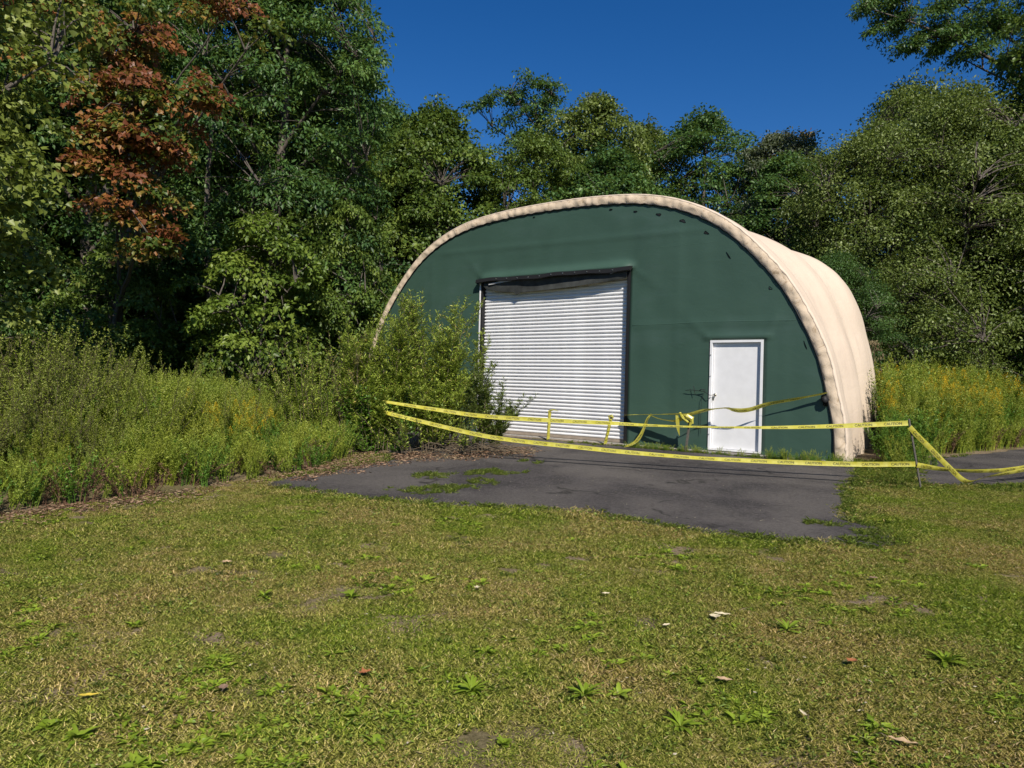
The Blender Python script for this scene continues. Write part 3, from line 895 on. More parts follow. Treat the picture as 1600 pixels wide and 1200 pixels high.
# tape along the wall, tied between the roller door and the right edge
WT = [bw(2.02, -.06, .585), bw(2.43, -.2, .615), bw(2.99, -.30, .65), bw(3.34, -.36, .675), bw(3.52, -.38, .67), bw(3.72, -.34, .73), bw(3.87, -.28, .775), bw(4.21, -.24, .825), bw(4.33, -.24, .80), bw(4.5, -.22, .79), bw(4.69, -.21, .825), bw(4.98, -.19, .93), bw(5.42, -.17, 1.03), bw(5.8, -.14, 1.12), bw(5.97, -.13, 1.165)]
tape('twisted yellow caution tape tied across the white side door to the wall edge', WT,
     [(0, 88), (.3, 84), (.36, 60), (.45, 40), (.55, 75), (.62, 20), (.72, 40), (.8, 55), (.9, 65), (1, 80)], width=.085, seed=5, spacing=.34, wob=.12, group='yellow caution tapes along the green wall')
tape('yellow tape end hanging in a curl to the ground right of the roller door', [bw(2.73, -.3, .63), bw(2.66, -.32, .55), bw(2.60, -.34, .36), bw(2.50, -.36, .15), bw(2.36, -.38, .02), bw(2.20, -.40, -.035)],
     [(0, 60), (.3, 45), (.6, 20), (1, 70)], width=.085, seed=6, group='yellow caution tapes along the green wall')
tape('slack loop of twisted yellow tape drooping left of the tape knot', [bw(2.72, -.3, .62), bw(2.85, -.32, .575), bw(3.05, -.34, .54), bw(3.28, -.35, .535), bw(3.42, -.37, .60)],
     [(0, 60), (.5, 75), (1, 40)], width=.085, seed=7, text=False, group='yellow caution tapes along the green wall')

# ------------------------------------------------------------------ tree builder
def crown_clusters(rg, zb, zt, Rr, n, kind='round', offs=(0, 0)):
    """cluster centres in an uneven crown volume, biased to its skin"""
    out = []; ph = rg.uniform(0, 9)
    while len(out) < n:
        t = rg.random() ** (.85)
        a = rg.uniform(0, 2 * math.pi)
        if kind == 'round': pr = math.sin(math.pi * min(1, .10 + .9 * t) ** .85) ** .55
        elif kind == 'vase': pr = (.35 + .65 * t ** .7) * (1 - max(0, t - .82) / .18 * .75)
        elif kind == 'cone': pr = (1 - t) ** .65 * .95 + .08
        else: pr = (1 - t ** 3.2) ** .5 * (.75 + .25 * min(1, t * 4))
        lob = 1 + .28 * noise.noise(Vector((math.cos(a) * 1.5 + ph, math.sin(a) * 1.5, t * 3.4))) * 2 + .16 * noise.noise(Vector((math.cos(a) * 4 + ph, math.sin(a) * 4, t * 8))) * 2
        r = Rr * pr * max(.3, lob) * (rg.uniform(.35, 1) ** .45)
        if rg.random() < .07: r *= 1.22; t = min(1.04, t + .03)
        out.append((offs[0] * t + r * math.cos(a), offs[1] * t + r * math.sin(a), zb + (zt - zb) * t + .5 * noise.noise(Vector((a * 2, ph, 1)))))
    return np.array(out)

def crown_leaves(rg, cl, center, rc, npc, L, W, flat=.35, droop=.25, scatter=.5, clt=.35, lobe=False):
    n = len(cl)
    cnt = rg.integers(int(npc * .6), int(npc * 1.4), n)
    idx = np.repeat(np.arange(n), cnt); m = len(idx)
    rad = rc * rg.uniform(.65, 1.35, n)
    d = rg.normal(size=(m, 3)); d = unit(d) * (rg.random((m, 1)) ** .5)
    out = unit(cl - center); out[:, 2] *= .5
    tilt = unit(np.stack([out[:, 0] * .5, out[:, 1] * .5, np.ones(n)], 1) + rg.normal(size=(n, 3)) * .22)
    # flatten along tilt
    tt = tilt[idx]
    comp = (d * tt).sum(1, keepdims=True)
    d = d - tt * comp * (1 - flat)
    d = d * rad[idx][:, None]
    # sprays arch: the rim hangs lower
    rr = np.linalg.norm(d[:, :2], axis=1)
    d[:, 2] -= droop * rr ** 2 / rad[idx]
    P = cl[idx] + d
    N = unit(tt + rg.normal(size=(m, 3)) * scatter + np.array([0, 0, .25]))
    D = unit(unit(d + 1e-6) * .6 + rg.normal(size=(m, 3)) * .55 + np.array([0, 0, -.25]))
    sz = rg.uniform(.7, 1.25, m)
    V, F = (lobed if lobe else leaves)(P, D, N, L * sz, W * sz)
    tint = np.clip(.5 + clt * rg.normal(size=n)[idx] * .5 + rg.normal(size=m) * .17, 0, 1)
    return V, F, np.repeat(tint, 4 if lobe else 2)

def tree_geo(seed, H, zb, Rr, ncl, npc, rc, L, W, kind='round', trunk_r=.16, flat=.35, droop=.25, lean=(0, 0), limbs=14, offs=(0, 0), fork=None, clt=.35, scatter=.5, cl=None, lobe=False):
    rg = np.random.default_rng(seed)
    if cl is None: cl = crown_clusters(rg, zb, H - rc * .4, Rr, ncl, kind, offs)
    n = len(cl)
    ax_top = H * .88
    def axis(z):
        t = np.clip(z / H, 0, 1.2)
        return np.stack([lean[0] * t ** 1.3 + .12 * np.sin(z * .8 + seed), lean[1] * t ** 1.3 + .10 * np.cos(z * .7 + seed), z], -1)
    zz = np.linspace(-.2, ax_top, 14)
    tr = trunk_r * (1 - zz / H * .85); tr[0] *= 1.5; tr[1] *= 1.08
    segs = [(axis(zz), np.maximum(tr, .02))]
    # limbs: pick spread ends, route clusters to nearest limb
    ends = [int(rg.integers(n))]
    while len(ends) < min(limbs, n):
        dd = np.min(np.linalg.norm(cl[:, None] - cl[ends][None], axis=2), axis=1); ends.append(int(dd.argmax()))
    lp = []
    for e in ends:
        q = cl[e]; hd = np.hypot(q[0], q[1])
        z0 = np.clip(q[2] - hd * .8 - .3, max(zb * .7, .3), ax_top * .95)
        a = axis(np.array([z0]))[0]
        mid = a * .5 + q * .5 + np.array([0, 0, .15 * hd]) + rg.normal(size=3) * .15
        t = np.linspace(0, 1, 7)[:, None]
        pts = a * (1 - t) ** 2 + mid * 2 * t * (1 - t) + q * t ** 2 + rg.normal(size=(7, 3)) * .05 * t
        r0 = trunk_r * (1 - z0 / H * .85) * .5
        segs.append((pts, np.linspace(r0, .012, 7))); lp.append(pts)
    LP = np.concatenate(lp)
    for i in range(n):
        if i in ends: continue
        q = cl[i]
        cand = LP[LP[:, 2] < q[2] + .3]
        if not len(cand): cand = LP
        k = np.linalg.norm(cand - q, axis=1).argmin()
        a = cand[k]
        t = np.linspace(0, 1, 4)[:, None]
        segs.append((a * (1 - t) + q * t + np.array([0, 0, .12]) * np.sin(t * math.pi) + rg.normal(size=(4, 3)) * .03, [.022, .016, .011, .006]))
    TV, TF = np_tubes(segs, 5)
    V, F, tint = crown_leaves(rg, cl, np.array([0, 0, (zb + H) / 2]), rc, npc, L, W, flat, droop, scatter=scatter, clt=clt, lobe=lobe)
    return (TV, TF), (V, F, tint)

def tree(label, loc, geo, leafm, bark=None, rz=0, scale=1, name='tree', cat='tree', group=None):
    e = empty(name, (loc[0], loc[1], float(ground(*loc[:2]))), rz)
    e.scale = (scale,) * 3 if not hasattr(scale, '__len__') else scale
    (TV, TF), (V, F, tint) = geo
    t = mk('trunk', TV, TF, bark or M_BARK, e, True)
    c = mk('crown', V, F, leafm, e, False, tint=tint)
    tag(e, label, cat, group)
    return e
def tree_copy(src, label, loc, rz, scale, leafm=None, name=None, cat='tree', group=None):
    e = src.copy(); C.objects.link(e)
    if name: e.name = name
    e.location = (loc[0], loc[1], float(ground(*loc[:2]))); e.rotation_euler = (0, 0, rz)
    e.scale = (scale,) * 3 if not hasattr(scale, '__len__') else scale
    for ch in src.children:
        c = ch.copy(); C.objects.link(c); c.parent = e
        if leafm and c.name.startswith('crown'):
            c.material_slots[0].link = 'OBJECT'; c.material_slots[0].material = leafm
    tag(e, label, cat, group)
    if not group and 'group' in e: del e['group']
    return e

def at(px, py, Y):
    """world x and z seen at a photo pixel at depth Y (roll of 1.3 degrees included)"""
    a, b = px - 800, py - 600
    c, s = math.cos(R(1.33)), math.sin(R(1.33))
    x = (c * a + s * b) / 1111; y = (-s * a + c * b) / 1111
    return x * Y, 1.26 - (y + .006) * Y

WOOD = 'trees of the wood behind the shelter'
# --- near tree at the left edge: big pale lime leaves (clusters only on its right side matter)
rg = np.random.default_rng(11)
cl = crown_clusters(rg, 1.9, 9.0, 2.0, 330, 'oval')
geo = tree_geo(11, 9.2, 1.7, 2.2, 250, 120, .46, .085, .078, trunk_r=.12, cl=cl, lobe=True, flat=.5, droop=.5, clt=.25, scatter=.7)
tree('pale lime leaved tree nearest the camera at the left edge of the photo', (-8.15, 9.1), geo, L_NEAR, M_BARK, name='lime_leaved_tree')
# --- maple turning red
cls = []
rg = np.random.default_rng(21)
for (px, py, Y, sp, k) in [(150, 30, 14.5, 1.0, 13), (230, 70, 15, .9, 11), (200, 130, 14.2, .7, 12), (270, 150, 14.6, .7, 11), (170, 200, 14.2, .7, 12), (240, 205, 14.4, .65, 12), (290, 235, 14.8, .5, 9),
                       (180, 255, 14.3, .55, 8), (230, 290, 14.5, .5, 7), (200, 330, 14.4, .45, 7), (230, 375, 14.5, .4, 6), (310, 150, 14.6, .45, 6), (330, 20, 15.5, .8, 7), (120, 110, 14.6, .8, 7), (100, 0, 15, 1, 8)]:
    x, z = at(px, py, Y)
    cls.append(np.array([x, Y, z]) + rg.normal(size=(int(k * .95) + 1, 3)) * sp * np.array([.75, .5, .36]))
cl = np.concatenate(cls) - np.array([-9.6, 17.4, -.06])
geo = tree_geo(22, 10.5, 3.5, 3, 0, 125, .42, .10, .09, trunk_r=.14, cl=cl, lobe=True, flat=.28, droop=.5, clt=1.0)
tree('maple with leaves turning rusty red, hanging out of the dark wood at left', (-9.6, 17.4), geo, L_RED, M_BARK, name='red_maple')
# --- big dark green ash left of the sky gap
geoA = tree_geo(31, 15.2, 1.2, 3.75, 700, 140, .64, .145, .07, 'oval', trunk_r=.26, limbs=20)
ashA = tree('tall dark green tree whose ragged right edge borders the open sky', (-7.3, 22), geoA, L_ASH, name='ash_tree')
geoB = tree_geo(32, 14.5, 1.6, 3.6, 600, 130, .66, .145, .075, 'round', trunk_r=.22, limbs=18)
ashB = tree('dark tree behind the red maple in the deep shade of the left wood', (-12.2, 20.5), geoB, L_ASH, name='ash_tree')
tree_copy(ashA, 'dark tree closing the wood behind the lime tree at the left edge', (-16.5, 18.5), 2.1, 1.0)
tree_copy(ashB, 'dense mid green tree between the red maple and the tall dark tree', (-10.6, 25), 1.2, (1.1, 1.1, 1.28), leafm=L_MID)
tree_copy(ashA, 'dark tree far left behind the tops of the weeds', (-22, 21), 4.2, 1.1)
# --- layered bright understory
geoC = tree_geo(41, 5.4, .9, 1.55, 85, 140, .55, .12, .075, 'round', trunk_r=.05, flat=.16, droop=.3, limbs=10, clt=.5)
mapC = tree('small bright green layered maple in front of the dark wood left of the bush', (-6.05, 17.4), geoC, L_YEL, name='young_maple', group=None)
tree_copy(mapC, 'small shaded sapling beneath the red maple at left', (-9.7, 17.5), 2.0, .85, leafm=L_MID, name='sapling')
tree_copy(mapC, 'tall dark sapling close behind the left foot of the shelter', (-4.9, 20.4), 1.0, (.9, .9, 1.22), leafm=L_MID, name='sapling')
tree_copy(mapC, 'yellow green sapling above the left shoulder of the bush', (-5.2, 22.6), 4.0, (.85, .85, 1.25), name='sapling')
# --- trees behind the shelter
geoD = tree_geo(51, 11.6, 1.5, 3.1, 420, 110, .62, .15, .10, 'round', trunk_r=.18, limbs=16, clt=.5)
trD = tree('rounded yellowish green tree above the left end of the shelter roof', (-3.0, 27), geoD, L_MID, name='maple_tree')
tree_copy(trD, 'light green tree between the tall dark tree and the rounded yellowish one', (-5.4, 29), 2.5, (.95, .95, .93), leafm=L_YEL, name='maple_tree')
# sparse tall oak standing above the rest
cls = []; rg = np.random.default_rng(61)
for (px, py, k, s) in [(835, 135, 12, .5), (800, 150, 10, .5), (860, 150, 9, .45), (770, 158, 6, .4), (745, 168, 3, .25), (830, 175, 12, .6), (800, 190, 6, .5), (862, 190, 7, .4), (820, 215, 10, .45), (850, 225, 7, .5), (805, 240, 5, .5), (850, 265, 16, 1.0), (820, 290, 14, 1.1)]:
    x, z = at(px, py, 32)
    cls.append(np.array([x, 32, z]) + rg.normal(size=(k, 3)) * s * np.array([.8, .9, .5]))
cl = np.concatenate(cls) - np.array([.6, 32, -.06])
geoE = tree_geo(62, 15.6, 9, 3, 0, 80, .5, .15, .085, trunk_r=.2, cl=cl, lean=(.3, 0), limbs=14)
tree('thin open topped oak rising alone above the other trees behind the roof', (.6, 32), geoE, L_ASH, M_BARK, name='oak_tree')
geoF = tree_geo(71, 13.6, 2, 3.0, 400, 105, .62, .15, .09, 'round', trunk_r=.2, limbs=16)
trF = tree('dense olive green tree beside the thin oak above the middle of the roof', (3.2, 30.5), geoF, L_OLIVE, name='oak_tree')
tree_copy(trF, 'broad olive tree above the top of the arch', (5.9, 32.5), 2.2, (.95, .95, .97), name='oak_tree')
geoG = tree_geo(81, 13.2, 2, 3.1, 400, 105, .6, .14, .085, 'oval', trunk_r=.18, limbs=16)
trG = tree('dark green broad crowned tree right of the arch top', (8.1, 31), geoG, L_ASH, name='broad_tree')
tree_copy(trG, 'greyish silver leaved tree above the right shoulder of the roof', (10.6, 28.6), 1.4, (.85, .85, .88), leafm=L_GREY, name='silver_tree')
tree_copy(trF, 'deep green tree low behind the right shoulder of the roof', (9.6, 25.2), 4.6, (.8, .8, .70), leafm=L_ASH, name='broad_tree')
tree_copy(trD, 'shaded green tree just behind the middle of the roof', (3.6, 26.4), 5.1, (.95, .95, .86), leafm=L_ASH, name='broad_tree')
tree_copy(trG, 'mid green tree behind the roof between the thin oak and the arch top', (.7, 26.5), 3.0, (.8, .8, .80), leafm=L_MID, name='broad_tree')
# sparse red top
cls = []; rg = np.random.default_rng(64)
for (px, py, k, s) in [(1240, 222, 4, .5), (1215, 240, 4, .5), (1262, 225, 3, .4), (1235, 262, 5, .6), (1205, 262, 3, .4), (1270, 262, 3, .5), (1250, 300, 6, .7)]:
    x, z = at(px, py, 30)
    cls.append(np.array([x, 30, z]) + rg.normal(size=(k, 3)) * s * np.array([.8, .9, .5]))
cl = np.concatenate(cls) - np.array([12.1, 30, -.06])
tree('sparse reddish leaved treetop between the silver tree and the right hand trees', (12.1, 30), tree_geo(65, 12, 9, 3, 0, 60, .42, .13, .08, trunk_r=.12, cl=cl, limbs=9), L_RED, M_BARKP, name='red_maple')
# --- right hand mass of alder and willow
geoH = tree_geo(91, 9.2, .5, 2.7, 620, 120, .52, .09, .045, 'oval', trunk_r=.10, flat=.6, droop=.05, limbs=24, scatter=.8, clt=.22)
trH = tree('olive green bushy tree directly behind the right side of the shelter', (10.6, 21.5), geoH, L_OLIVE, name='alder_tree')
geoI = tree_geo(92, 10.0, .4, 3.0, 720, 125, .52, .09, .045, 'round', trunk_r=.10, flat=.6, droop=.05, limbs=24, scatter=.8, clt=.22)
trI = tree('largest olive green tree in the middle of the right hand thicket', (12.9, 20.6), geoI, L_OLIVE, name='alder_tree')
tree_copy(trH, 'twiggy olive tree with red tinged top at the crest of the right thicket', (13.6, 24.5), 2.2, (1.2, 1.2, 1.30), name='alder_tree')
tree_copy(trI, 'grey green tree at the right edge above the goldenrod', (16.6, 21.8), 3.9, (.95, .95, .88), leafm=L_WILLOW, name='willow_tree')
tree_copy(trH, 'low grey green willow between the shelter and the large olive tree', (11.2, 19.9), 5.0, (.62, .62, .58), leafm=L_OLIVE, name='willow_tree')
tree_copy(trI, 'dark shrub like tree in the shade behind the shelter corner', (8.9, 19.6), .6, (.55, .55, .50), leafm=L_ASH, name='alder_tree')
geoJ = tree_geo(93, 13.5, 2.5, 2.7, 440, 110, .6, .14, .09, 'oval', trunk_r=.2, limbs=18)
tree('tall fresh green tree rising at the right edge of the photo', (16.0, 20.0), geoJ, L_MID, name='maple_tree')
# overhanging shaded branch, its tree stands outside the frame
cls = []; rg = np.random.default_rng(66)
for (px, py, k, s) in [(1350, 8, 4, .25), (1380, 30, 6, .28), (1400, 5, 6, .3), (1430, 40, 7, .3), (1425, 70, 5, .22), (1470, 20, 7, .35), (1480, 62, 6, .28), (1460, 80, 3, .15), (1520, 30, 8, .4), (1530, 75, 6, .28), (1570, 40, 8, .4), (1575, 88, 5, .25), (1600, 10, 9, .5), (1640, 50, 10, .6), (1520, -30, 10, .5), (1440, -30, 8, .4), (1700, 20, 14, .9), (1650, -60, 16, 1.0), (1750, -80, 20, 1.2)]:
    x, z = at(px, py, 24)
    cls.append(np.array([x, 24, z]) + rg.normal(size=(int(k * 1.3), 3)) * s * 1.3 * np.array([.8, .9, .5]))
cl = np.concatenate(cls) - np.array([21.0, 24.4, -.06])
tree('tall tree whose shaded bough hangs into the sky at the top right corner', (21.0, 24.4), tree_geo(67, 20, 13, 3, 0, 190, .55, .13, .06, trunk_r=.36, cl=cl, flat=.3, limbs=12), L_ASH, name='locust_tree')

# --- woodland beyond, one mass: instances of three crowns and trunks
def hidden_collection(name, objs):
    c = bpy.data.collections.new(name)
    for o in objs: c.objects.link(o)
    return c

def instancer(name, srcs, P, rot, scl, idx, label=None, cat=None):
    col = hidden_collection(name + '_sources', srcs)
    order = sorted(range(len(srcs)), key=lambda i: srcs[i].name)
    remap = {o: k for k, o in enumerate(order)}
    idx = np.array([remap[int(i)] for i in idx], dtype=np.int32)
    me = bpy.data.meshes.new(name)
    me.vertices.add(len(P)); me.vertices.foreach_set('co', np.asarray(P, np.float32).ravel())
    for nm, ty, arr, fld in (('rot', 'FLOAT_VECTOR', rot, 'vector'), ('scl', 'FLOAT', scl, 'value'), ('idx', 'INT', idx, 'value')):
        a = me.attributes.new(nm, ty, 'POINT'); a.data.foreach_set(fld, np.asarray(arr, np.int32 if ty == 'INT' else np.float32).ravel())
    o = bpy.data.objects.new(name, me); C.objects.link(o)
    ng = bpy.data.node_groups.new(name, 'GeometryNodeTree')
    ng.interface.new_socket('Geometry', in_out='INPUT', socket_type='NodeSocketGeometry')
    ng.interface.new_socket('Geometry', in_out='OUTPUT', socket_type='NodeSocketGeometry')
    N = ng.nodes.new; gi = N('NodeGroupInput'); go = N('NodeGroupOutput')
    iop = N('GeometryNodeInstanceOnPoints'); ci = N('GeometryNodeCollectionInfo')
    ci.inputs['Collection'].default_value = col; ci.inputs['Separate Children'].default_value = True; ci.inputs['Reset Children'].default_value = True
    def na(nm, ty):
        n = N('GeometryNodeInputNamedAttribute'); n.data_type = ty; n.inputs['Name'].default_value = nm; return n.outputs['Attribute']
    l = ng.links.new
    l(gi.outputs[0], iop.inputs['Points']); l(ci.outputs[0], iop.inputs['Instance']); iop.inputs['Pick Instance'].default_value = True
    l(na('idx', 'INT'), iop.inputs['Instance Index']); l(na('rot', 'FLOAT_VECTOR'), iop.inputs['Rotation']); l(na('scl', 'FLOAT'), iop.inputs['Scale'])
    l(iop.outputs[0], go.inputs[0])
    md = o.modifiers.new('scatter', 'NODES'); md.node_group = ng
    tag(o, label, cat, kind='stuff')
    return o

def merged(name, parts):
    """parts: list of (V, F(tri or quad array), mat, tint or None) -> one unlinked source object"""
    V = []; F = []; mi = []; ti = []; mats = []; b = 0
    for (v, f, m, t) in parts:
        if m not in mats: mats.append(m)
        V.append(v); k = f.shape[1]
        if k == 4: f = np.concatenate([f[:, [0, 1, 2]], f[:, [0, 2, 3]]]); t = None if t is None else np.concatenate([t, t])
        F.append(f + b); b += len(v); mi.append(np.full(len(f), mats.index(m))); ti.append(np.full(len(f), .5) if t is None else t)
    return mk(name, np.concatenate(V), np.concatenate(F), None, None, False, np.concatenate(ti), link=False, mats=mats, midx=np.concatenate(mi))

wsrc = []
for i, (g_, lm) in enumerate(((geoA, L_ASH), (geoD, L_MID), (geoG, L_ASH))):
    (TV, TF), (V, F, t) = g_
    wsrc.append(merged('wood_source_%d' % i, [(TV, TF, M_BARK, None), (V, F, lm, t)]))
rg = np.random.default_rng(5)
WP = []
def keep(p, dmin):
    return all((p[0] - q[0]) ** 2 + (p[1] - q[1]) ** 2 > dmin ** 2 for q in WP)
for _ in range(4000):
    x, y = rg.uniform(-60, 60), rg.uniform(18, 62)
    w = abs(x) / max(y, 1)
    near = y < 36 and -12.5 < x < 17
    if near or not keep((x, y), 4.2): continue
    if x < -12 and y < 24 and x > -20: continue
    if x > 17 and y < 18: continue
    WP.append((x, y))
for p in [(-14.5, 24.5), (-9, 30), (-13, 29), (-17.5, 27), (-6.5, 33.5), (16.5, 26), (18.5, 22.5)]:
    WP.append(p)
WP = np.array(WP)
z = ground(WP[:, 0], WP[:, 1])
front = WP[:, 1] < 36
sc = np.where(WP[:, 0] / WP[:, 1] < -.16, rg.uniform(.85, 1.1, len(WP)), rg.uniform(.66, .80, len(WP)))
instancer('woodland', wsrc, np.stack([WP[:, 0], WP[:, 1], z], 1), np.stack([0 * z, 0 * z, rg.uniform(0, 6.28, len(WP))], 1), sc, rg.integers(0, 3, len(WP)),
          'dark mass of woodland filling the background behind the nearer trees', 'woodland')

# bare trunks that show in the gloom of the left wood
rr = random.Random(4)
for k, (px, Y, r, h, lab) in enumerate([(168, 18.5, .15, 9, 'thick grey trunk standing in the shade at the far left of the wood'), (327, 19, .11, 8, 'slim grey trunk in the shade left of the layered young maple'),
                              (255, 20.5, .10, 8, 'slim dark trunk between the two thicker trunks of the left wood'), (385, 20.5, .07, 7, 'thin grey trunk behind the layered young maple')]):
    x = at(px, 560, Y)[0]
    e = empty('tree_trunk', (x, Y, float(ground(x, Y))))
    zz = np.linspace(-.2, h, 12)
    pts = np.stack([.12 * np.sin(zz * .6 + k), .1 * np.cos(zz * .5 + k), zz], 1)
    segs = [(pts, r * (1 - zz / h * .5))]
    for q in range(7):
        z0 = 1.8 + q * .8; a = rr.uniform(0, 6.28); L = rr.uniform(.5, 1.3)
        p0 = np.array([np.interp(z0, zz, pts[:, 0]), np.interp(z0, zz, pts[:, 1]), z0])
        segs.append((np.stack([p0, p0 + [math.cos(a) * L * .5, math.sin(a) * L * .5, .2], p0 + [math.cos(a) * L, math.sin(a) * L, .25 + .2 * rr.random()]]), [.02, .014, .005]))
    TV, TF = np_tubes(segs, 8)
    mk('trunk', TV, TF, M_BARK, e, True)
    tag(e, lab, 'tree trunk')

# ------------------------------------------------------------------ stems, bushes and weeds
def stem_plants(rg, nst, H, spread, L, W, nleaf, lean=.25, branch=0, blen=.3, up=.6, base_r=.1, leaf_from=.15, taper=.6, curl=0.0, droopl=.1, nrm=.35):
    """upright leafy stems; returns leaf arrays and stem segs"""
    P = []; D = []; segs = []; Ls = []; Ws = []
    for s in range(nst):
        a = rg.uniform(0, 6.283); b = np.array([math.cos(a), math.sin(a), 0]) * base_r * rg.random() ** .5
        h = H * rg.uniform(.7, 1.05); la = rg.uniform(0, 6.283) if spread < 0 else a + rg.normal() * .5
        out = np.array([math.cos(la), math.sin(la), 0]) * abs(spread) * rg.uniform(.3, 1)
        t = np.linspace(0, 1, 8)[:, None]
        pts = b + out * t ** 1.7 + np.array([0, 0, h]) * (t - curl * t ** 3) + rg.normal(size=(8, 3)) * .012 * h * t
        segs.append((pts, np.linspace(.004 + h * .0025, .0015, 8)))
        paths = [(pts, 1.0, nleaf)]
        for k in range(branch):
            t0 = rg.uniform(.25, .92); i0 = t0 * 7; i = int(i0)
            p0 = pts[i] + (pts[min(i + 1, 7)] - pts[i]) * (i0 - i)
            ba = rg.uniform(0, 6.283); bl = blen * h * (1.15 - t0) * rg.uniform(.6, 1.2)
            d = np.array([math.cos(ba) * (1 - up), math.sin(ba) * (1 - up), up]); d /= np.linalg.norm(d)
            tt = np.linspace(0, 1, 4)[:, None]
            bp = p0 + d * bl * tt + np.array([0, 0, -.12 * bl]) * tt ** 2
            segs.append((bp, [.0028, .002, .0015, .001])); paths.append((bp, .85, max(4, int(nleaf * bl / h * 1.3))))
        for (pp, sc, nl) in paths:
            main = pp is pts
            tv = rg.uniform(leaf_from if main else .05, 1, nl)
            x = tv * (len(pp) - 1); i = np.minimum(x.astype(int), len(pp) - 2); fr = (x - i)[:, None]
            p = pp[i] * (1 - fr) + pp[i + 1] * fr
            ax = unit(pp[i + 1] - pp[i])
            an = rg.uniform(0, 6.283, nl)
            rad = np.stack([np.cos(an), np.sin(an), np.zeros(nl)], 1)
            d = unit(rad * .8 + ax * rg.uniform(.3, 1.0, (nl, 1)) + rg.normal(size=(nl, 3)) * .2)
            P.append(p); D.append(d); k = sc * (1 - (1 - taper) * tv) * rg.uniform(.7, 1.2, nl)
            Ls.append(L * k); Ws.append(W * k)
    P = np.concatenate(P); D = np.concatenate(D); Ls = np.concatenate(Ls); Ws = np.concatenate(Ws)
    N = unit(np.array([0, 0, 1.]) + rg.normal(size=P.shape) * nrm)
    V, F = leaves(P, D, N, Ls, Ws, droop=droopl)
    tint = np.clip(.5 + rg.normal(size=len(P)) * .22, 0, 1)
    return V, F, np.repeat(tint, 2), segs

def plume(rg, top, n, L, h, spread, dirv=(0, 0, 1)):
    """feathery flower plume of many tiny blades round a stem top"""
    t = rg.random(n); a = rg.uniform(0, 6.283, n); r = spread * (1 - t) * rg.random(n) ** .5
    P = np.array(top) + np.stack([np.cos(a) * r, np.sin(a) * r, (t - .75) * h], 1)
    D = unit(np.stack([np.cos(a), np.sin(a), rg.uniform(.3, 1.2, n)], 1))
    return leaves(P, D, unit(rg.normal(size=(n, 3)) + [0, 0, 1]), np.full(n, L) * rg.uniform(.6, 1.3, n), np.full(n, L * .45))

def plant_source(name, seed, nst, H, spread, L, W, nleaf, leafm, plum=0, plum_m=None, pl=(.02, .3, .05), **k):
    rg = np.random.default_rng(seed)
    V, F, t, segs = stem_plants(rg, nst, H, spread, L, W, nleaf, **k)
    parts = [(V, F, leafm, t)]
    SV, SF = np_tubes(segs, 3); parts.append((SV, SF, M_TWIG if k.get('branch', 0) > 8 else leafm, None))
    if plum:
        for (pts, _) in segs[::max(1, 1 + k.get('branch', 0))][:nst]:
            pv, pf = plume(rg, pts[-1], plum, pl[0], pl[1], pl[2]); parts.append((pv, pf, plum_m, np.repeat(rg.random(plum), 2)))
    return merged(name, parts)

# willow bush: one thing, leaves as a crown, stems beside it
def bush(name, label, loc, leafm, sets, seed, cat='bush', stem_m=None):
    rg = np.random.default_rng(seed)
    e = empty(name, (loc[0], loc[1], float(ground(*loc))))
    VV = []; FF = []; TT = []; SS = []; b = 0
    for (dx, dy, kw) in sets:
        V, F, t, segs = stem_plants(rg, **kw)
        o_ = np.array([dx, dy, 0])
        VV.append(V + o_); FF.append(F + b); b += len(V); TT.append(t); SS += [(p + o_, r) for p, r in segs]
    mk('foliage', np.concatenate(VV), np.concatenate(FF), leafm, e, False, np.concatenate(TT))
    SV, SF = np_tubes(SS, 5); mk('stems', SV, SF, stem_m or M_TWIG, e, True)
    return tag(e, label, cat)
W_ = dict(L=.105, W=.024, branch=20, nleaf=135, up=.55, blen=.34, base_r=.25, leaf_from=.10, taper=.75)
bush('willow_bush', 'large willow bush standing in front of the left part of the green wall', (-1.5, 13.3), L_WILLOW,
     [(0, 0, dict(nst=26, H=2.9, spread=.95, **W_)), (-.75, -.2, dict(nst=20, H=2.75, spread=.7, **W_)), (.45, .2, dict(nst=16, H=2.5, spread=.6, **W_)), (.1, -.6, dict(nst=14, H=1.7, spread=.8, **W_)), (-.9, -.7, dict(nst=14, H=1.5, spread=.6, **W_)), (-1.35, -.1, dict(nst=22, H=2.35, spread=.6, **W_)), (0, -.5, dict(nst=40, H=.8, spread=.7, L=.08, W=.025, nleaf=40, branch=3, base_r=1.0))], 101)
bush('willow_branch', 'leaning willow shoots reaching across the lower left of the white roller door', (-.55, 12.75), L_OLIVE,
     [(0, 0, dict(nst=6, H=1.7, spread=.28, **{**W_, 'base_r': .08})), (.25, 0, dict(nst=8, H=1.25, spread=.95, **{**W_, 'base_r': .05, 'branch': 12}))], 102)
bush('broadleaf_bush', 'low broad leaved bush at the foot of the willow by the pavement edge', (-2.5, 12.75), L_WEEDB,
     [(0, 0, dict(nst=34, H=1.2, spread=.6, L=.10, W=.055, nleaf=60, branch=6, base_r=.35, leaf_from=.0)), (0.1, -.15, dict(nst=40, H=.45, spread=.45, L=.09, W=.05, nleaf=16, branch=1, base_r=.55, leaf_from=.0))], 103)
bush('withered_bush', 'brownish half withered bush at the left side of the willow bush', (-2.95, 12.9), L_FADE,
     [(0, 0, dict(nst=10, H=2.2, spread=.45, L=.07, W=.024, nleaf=50, branch=12, up=.6, blen=.3, base_r=.25))], 104)
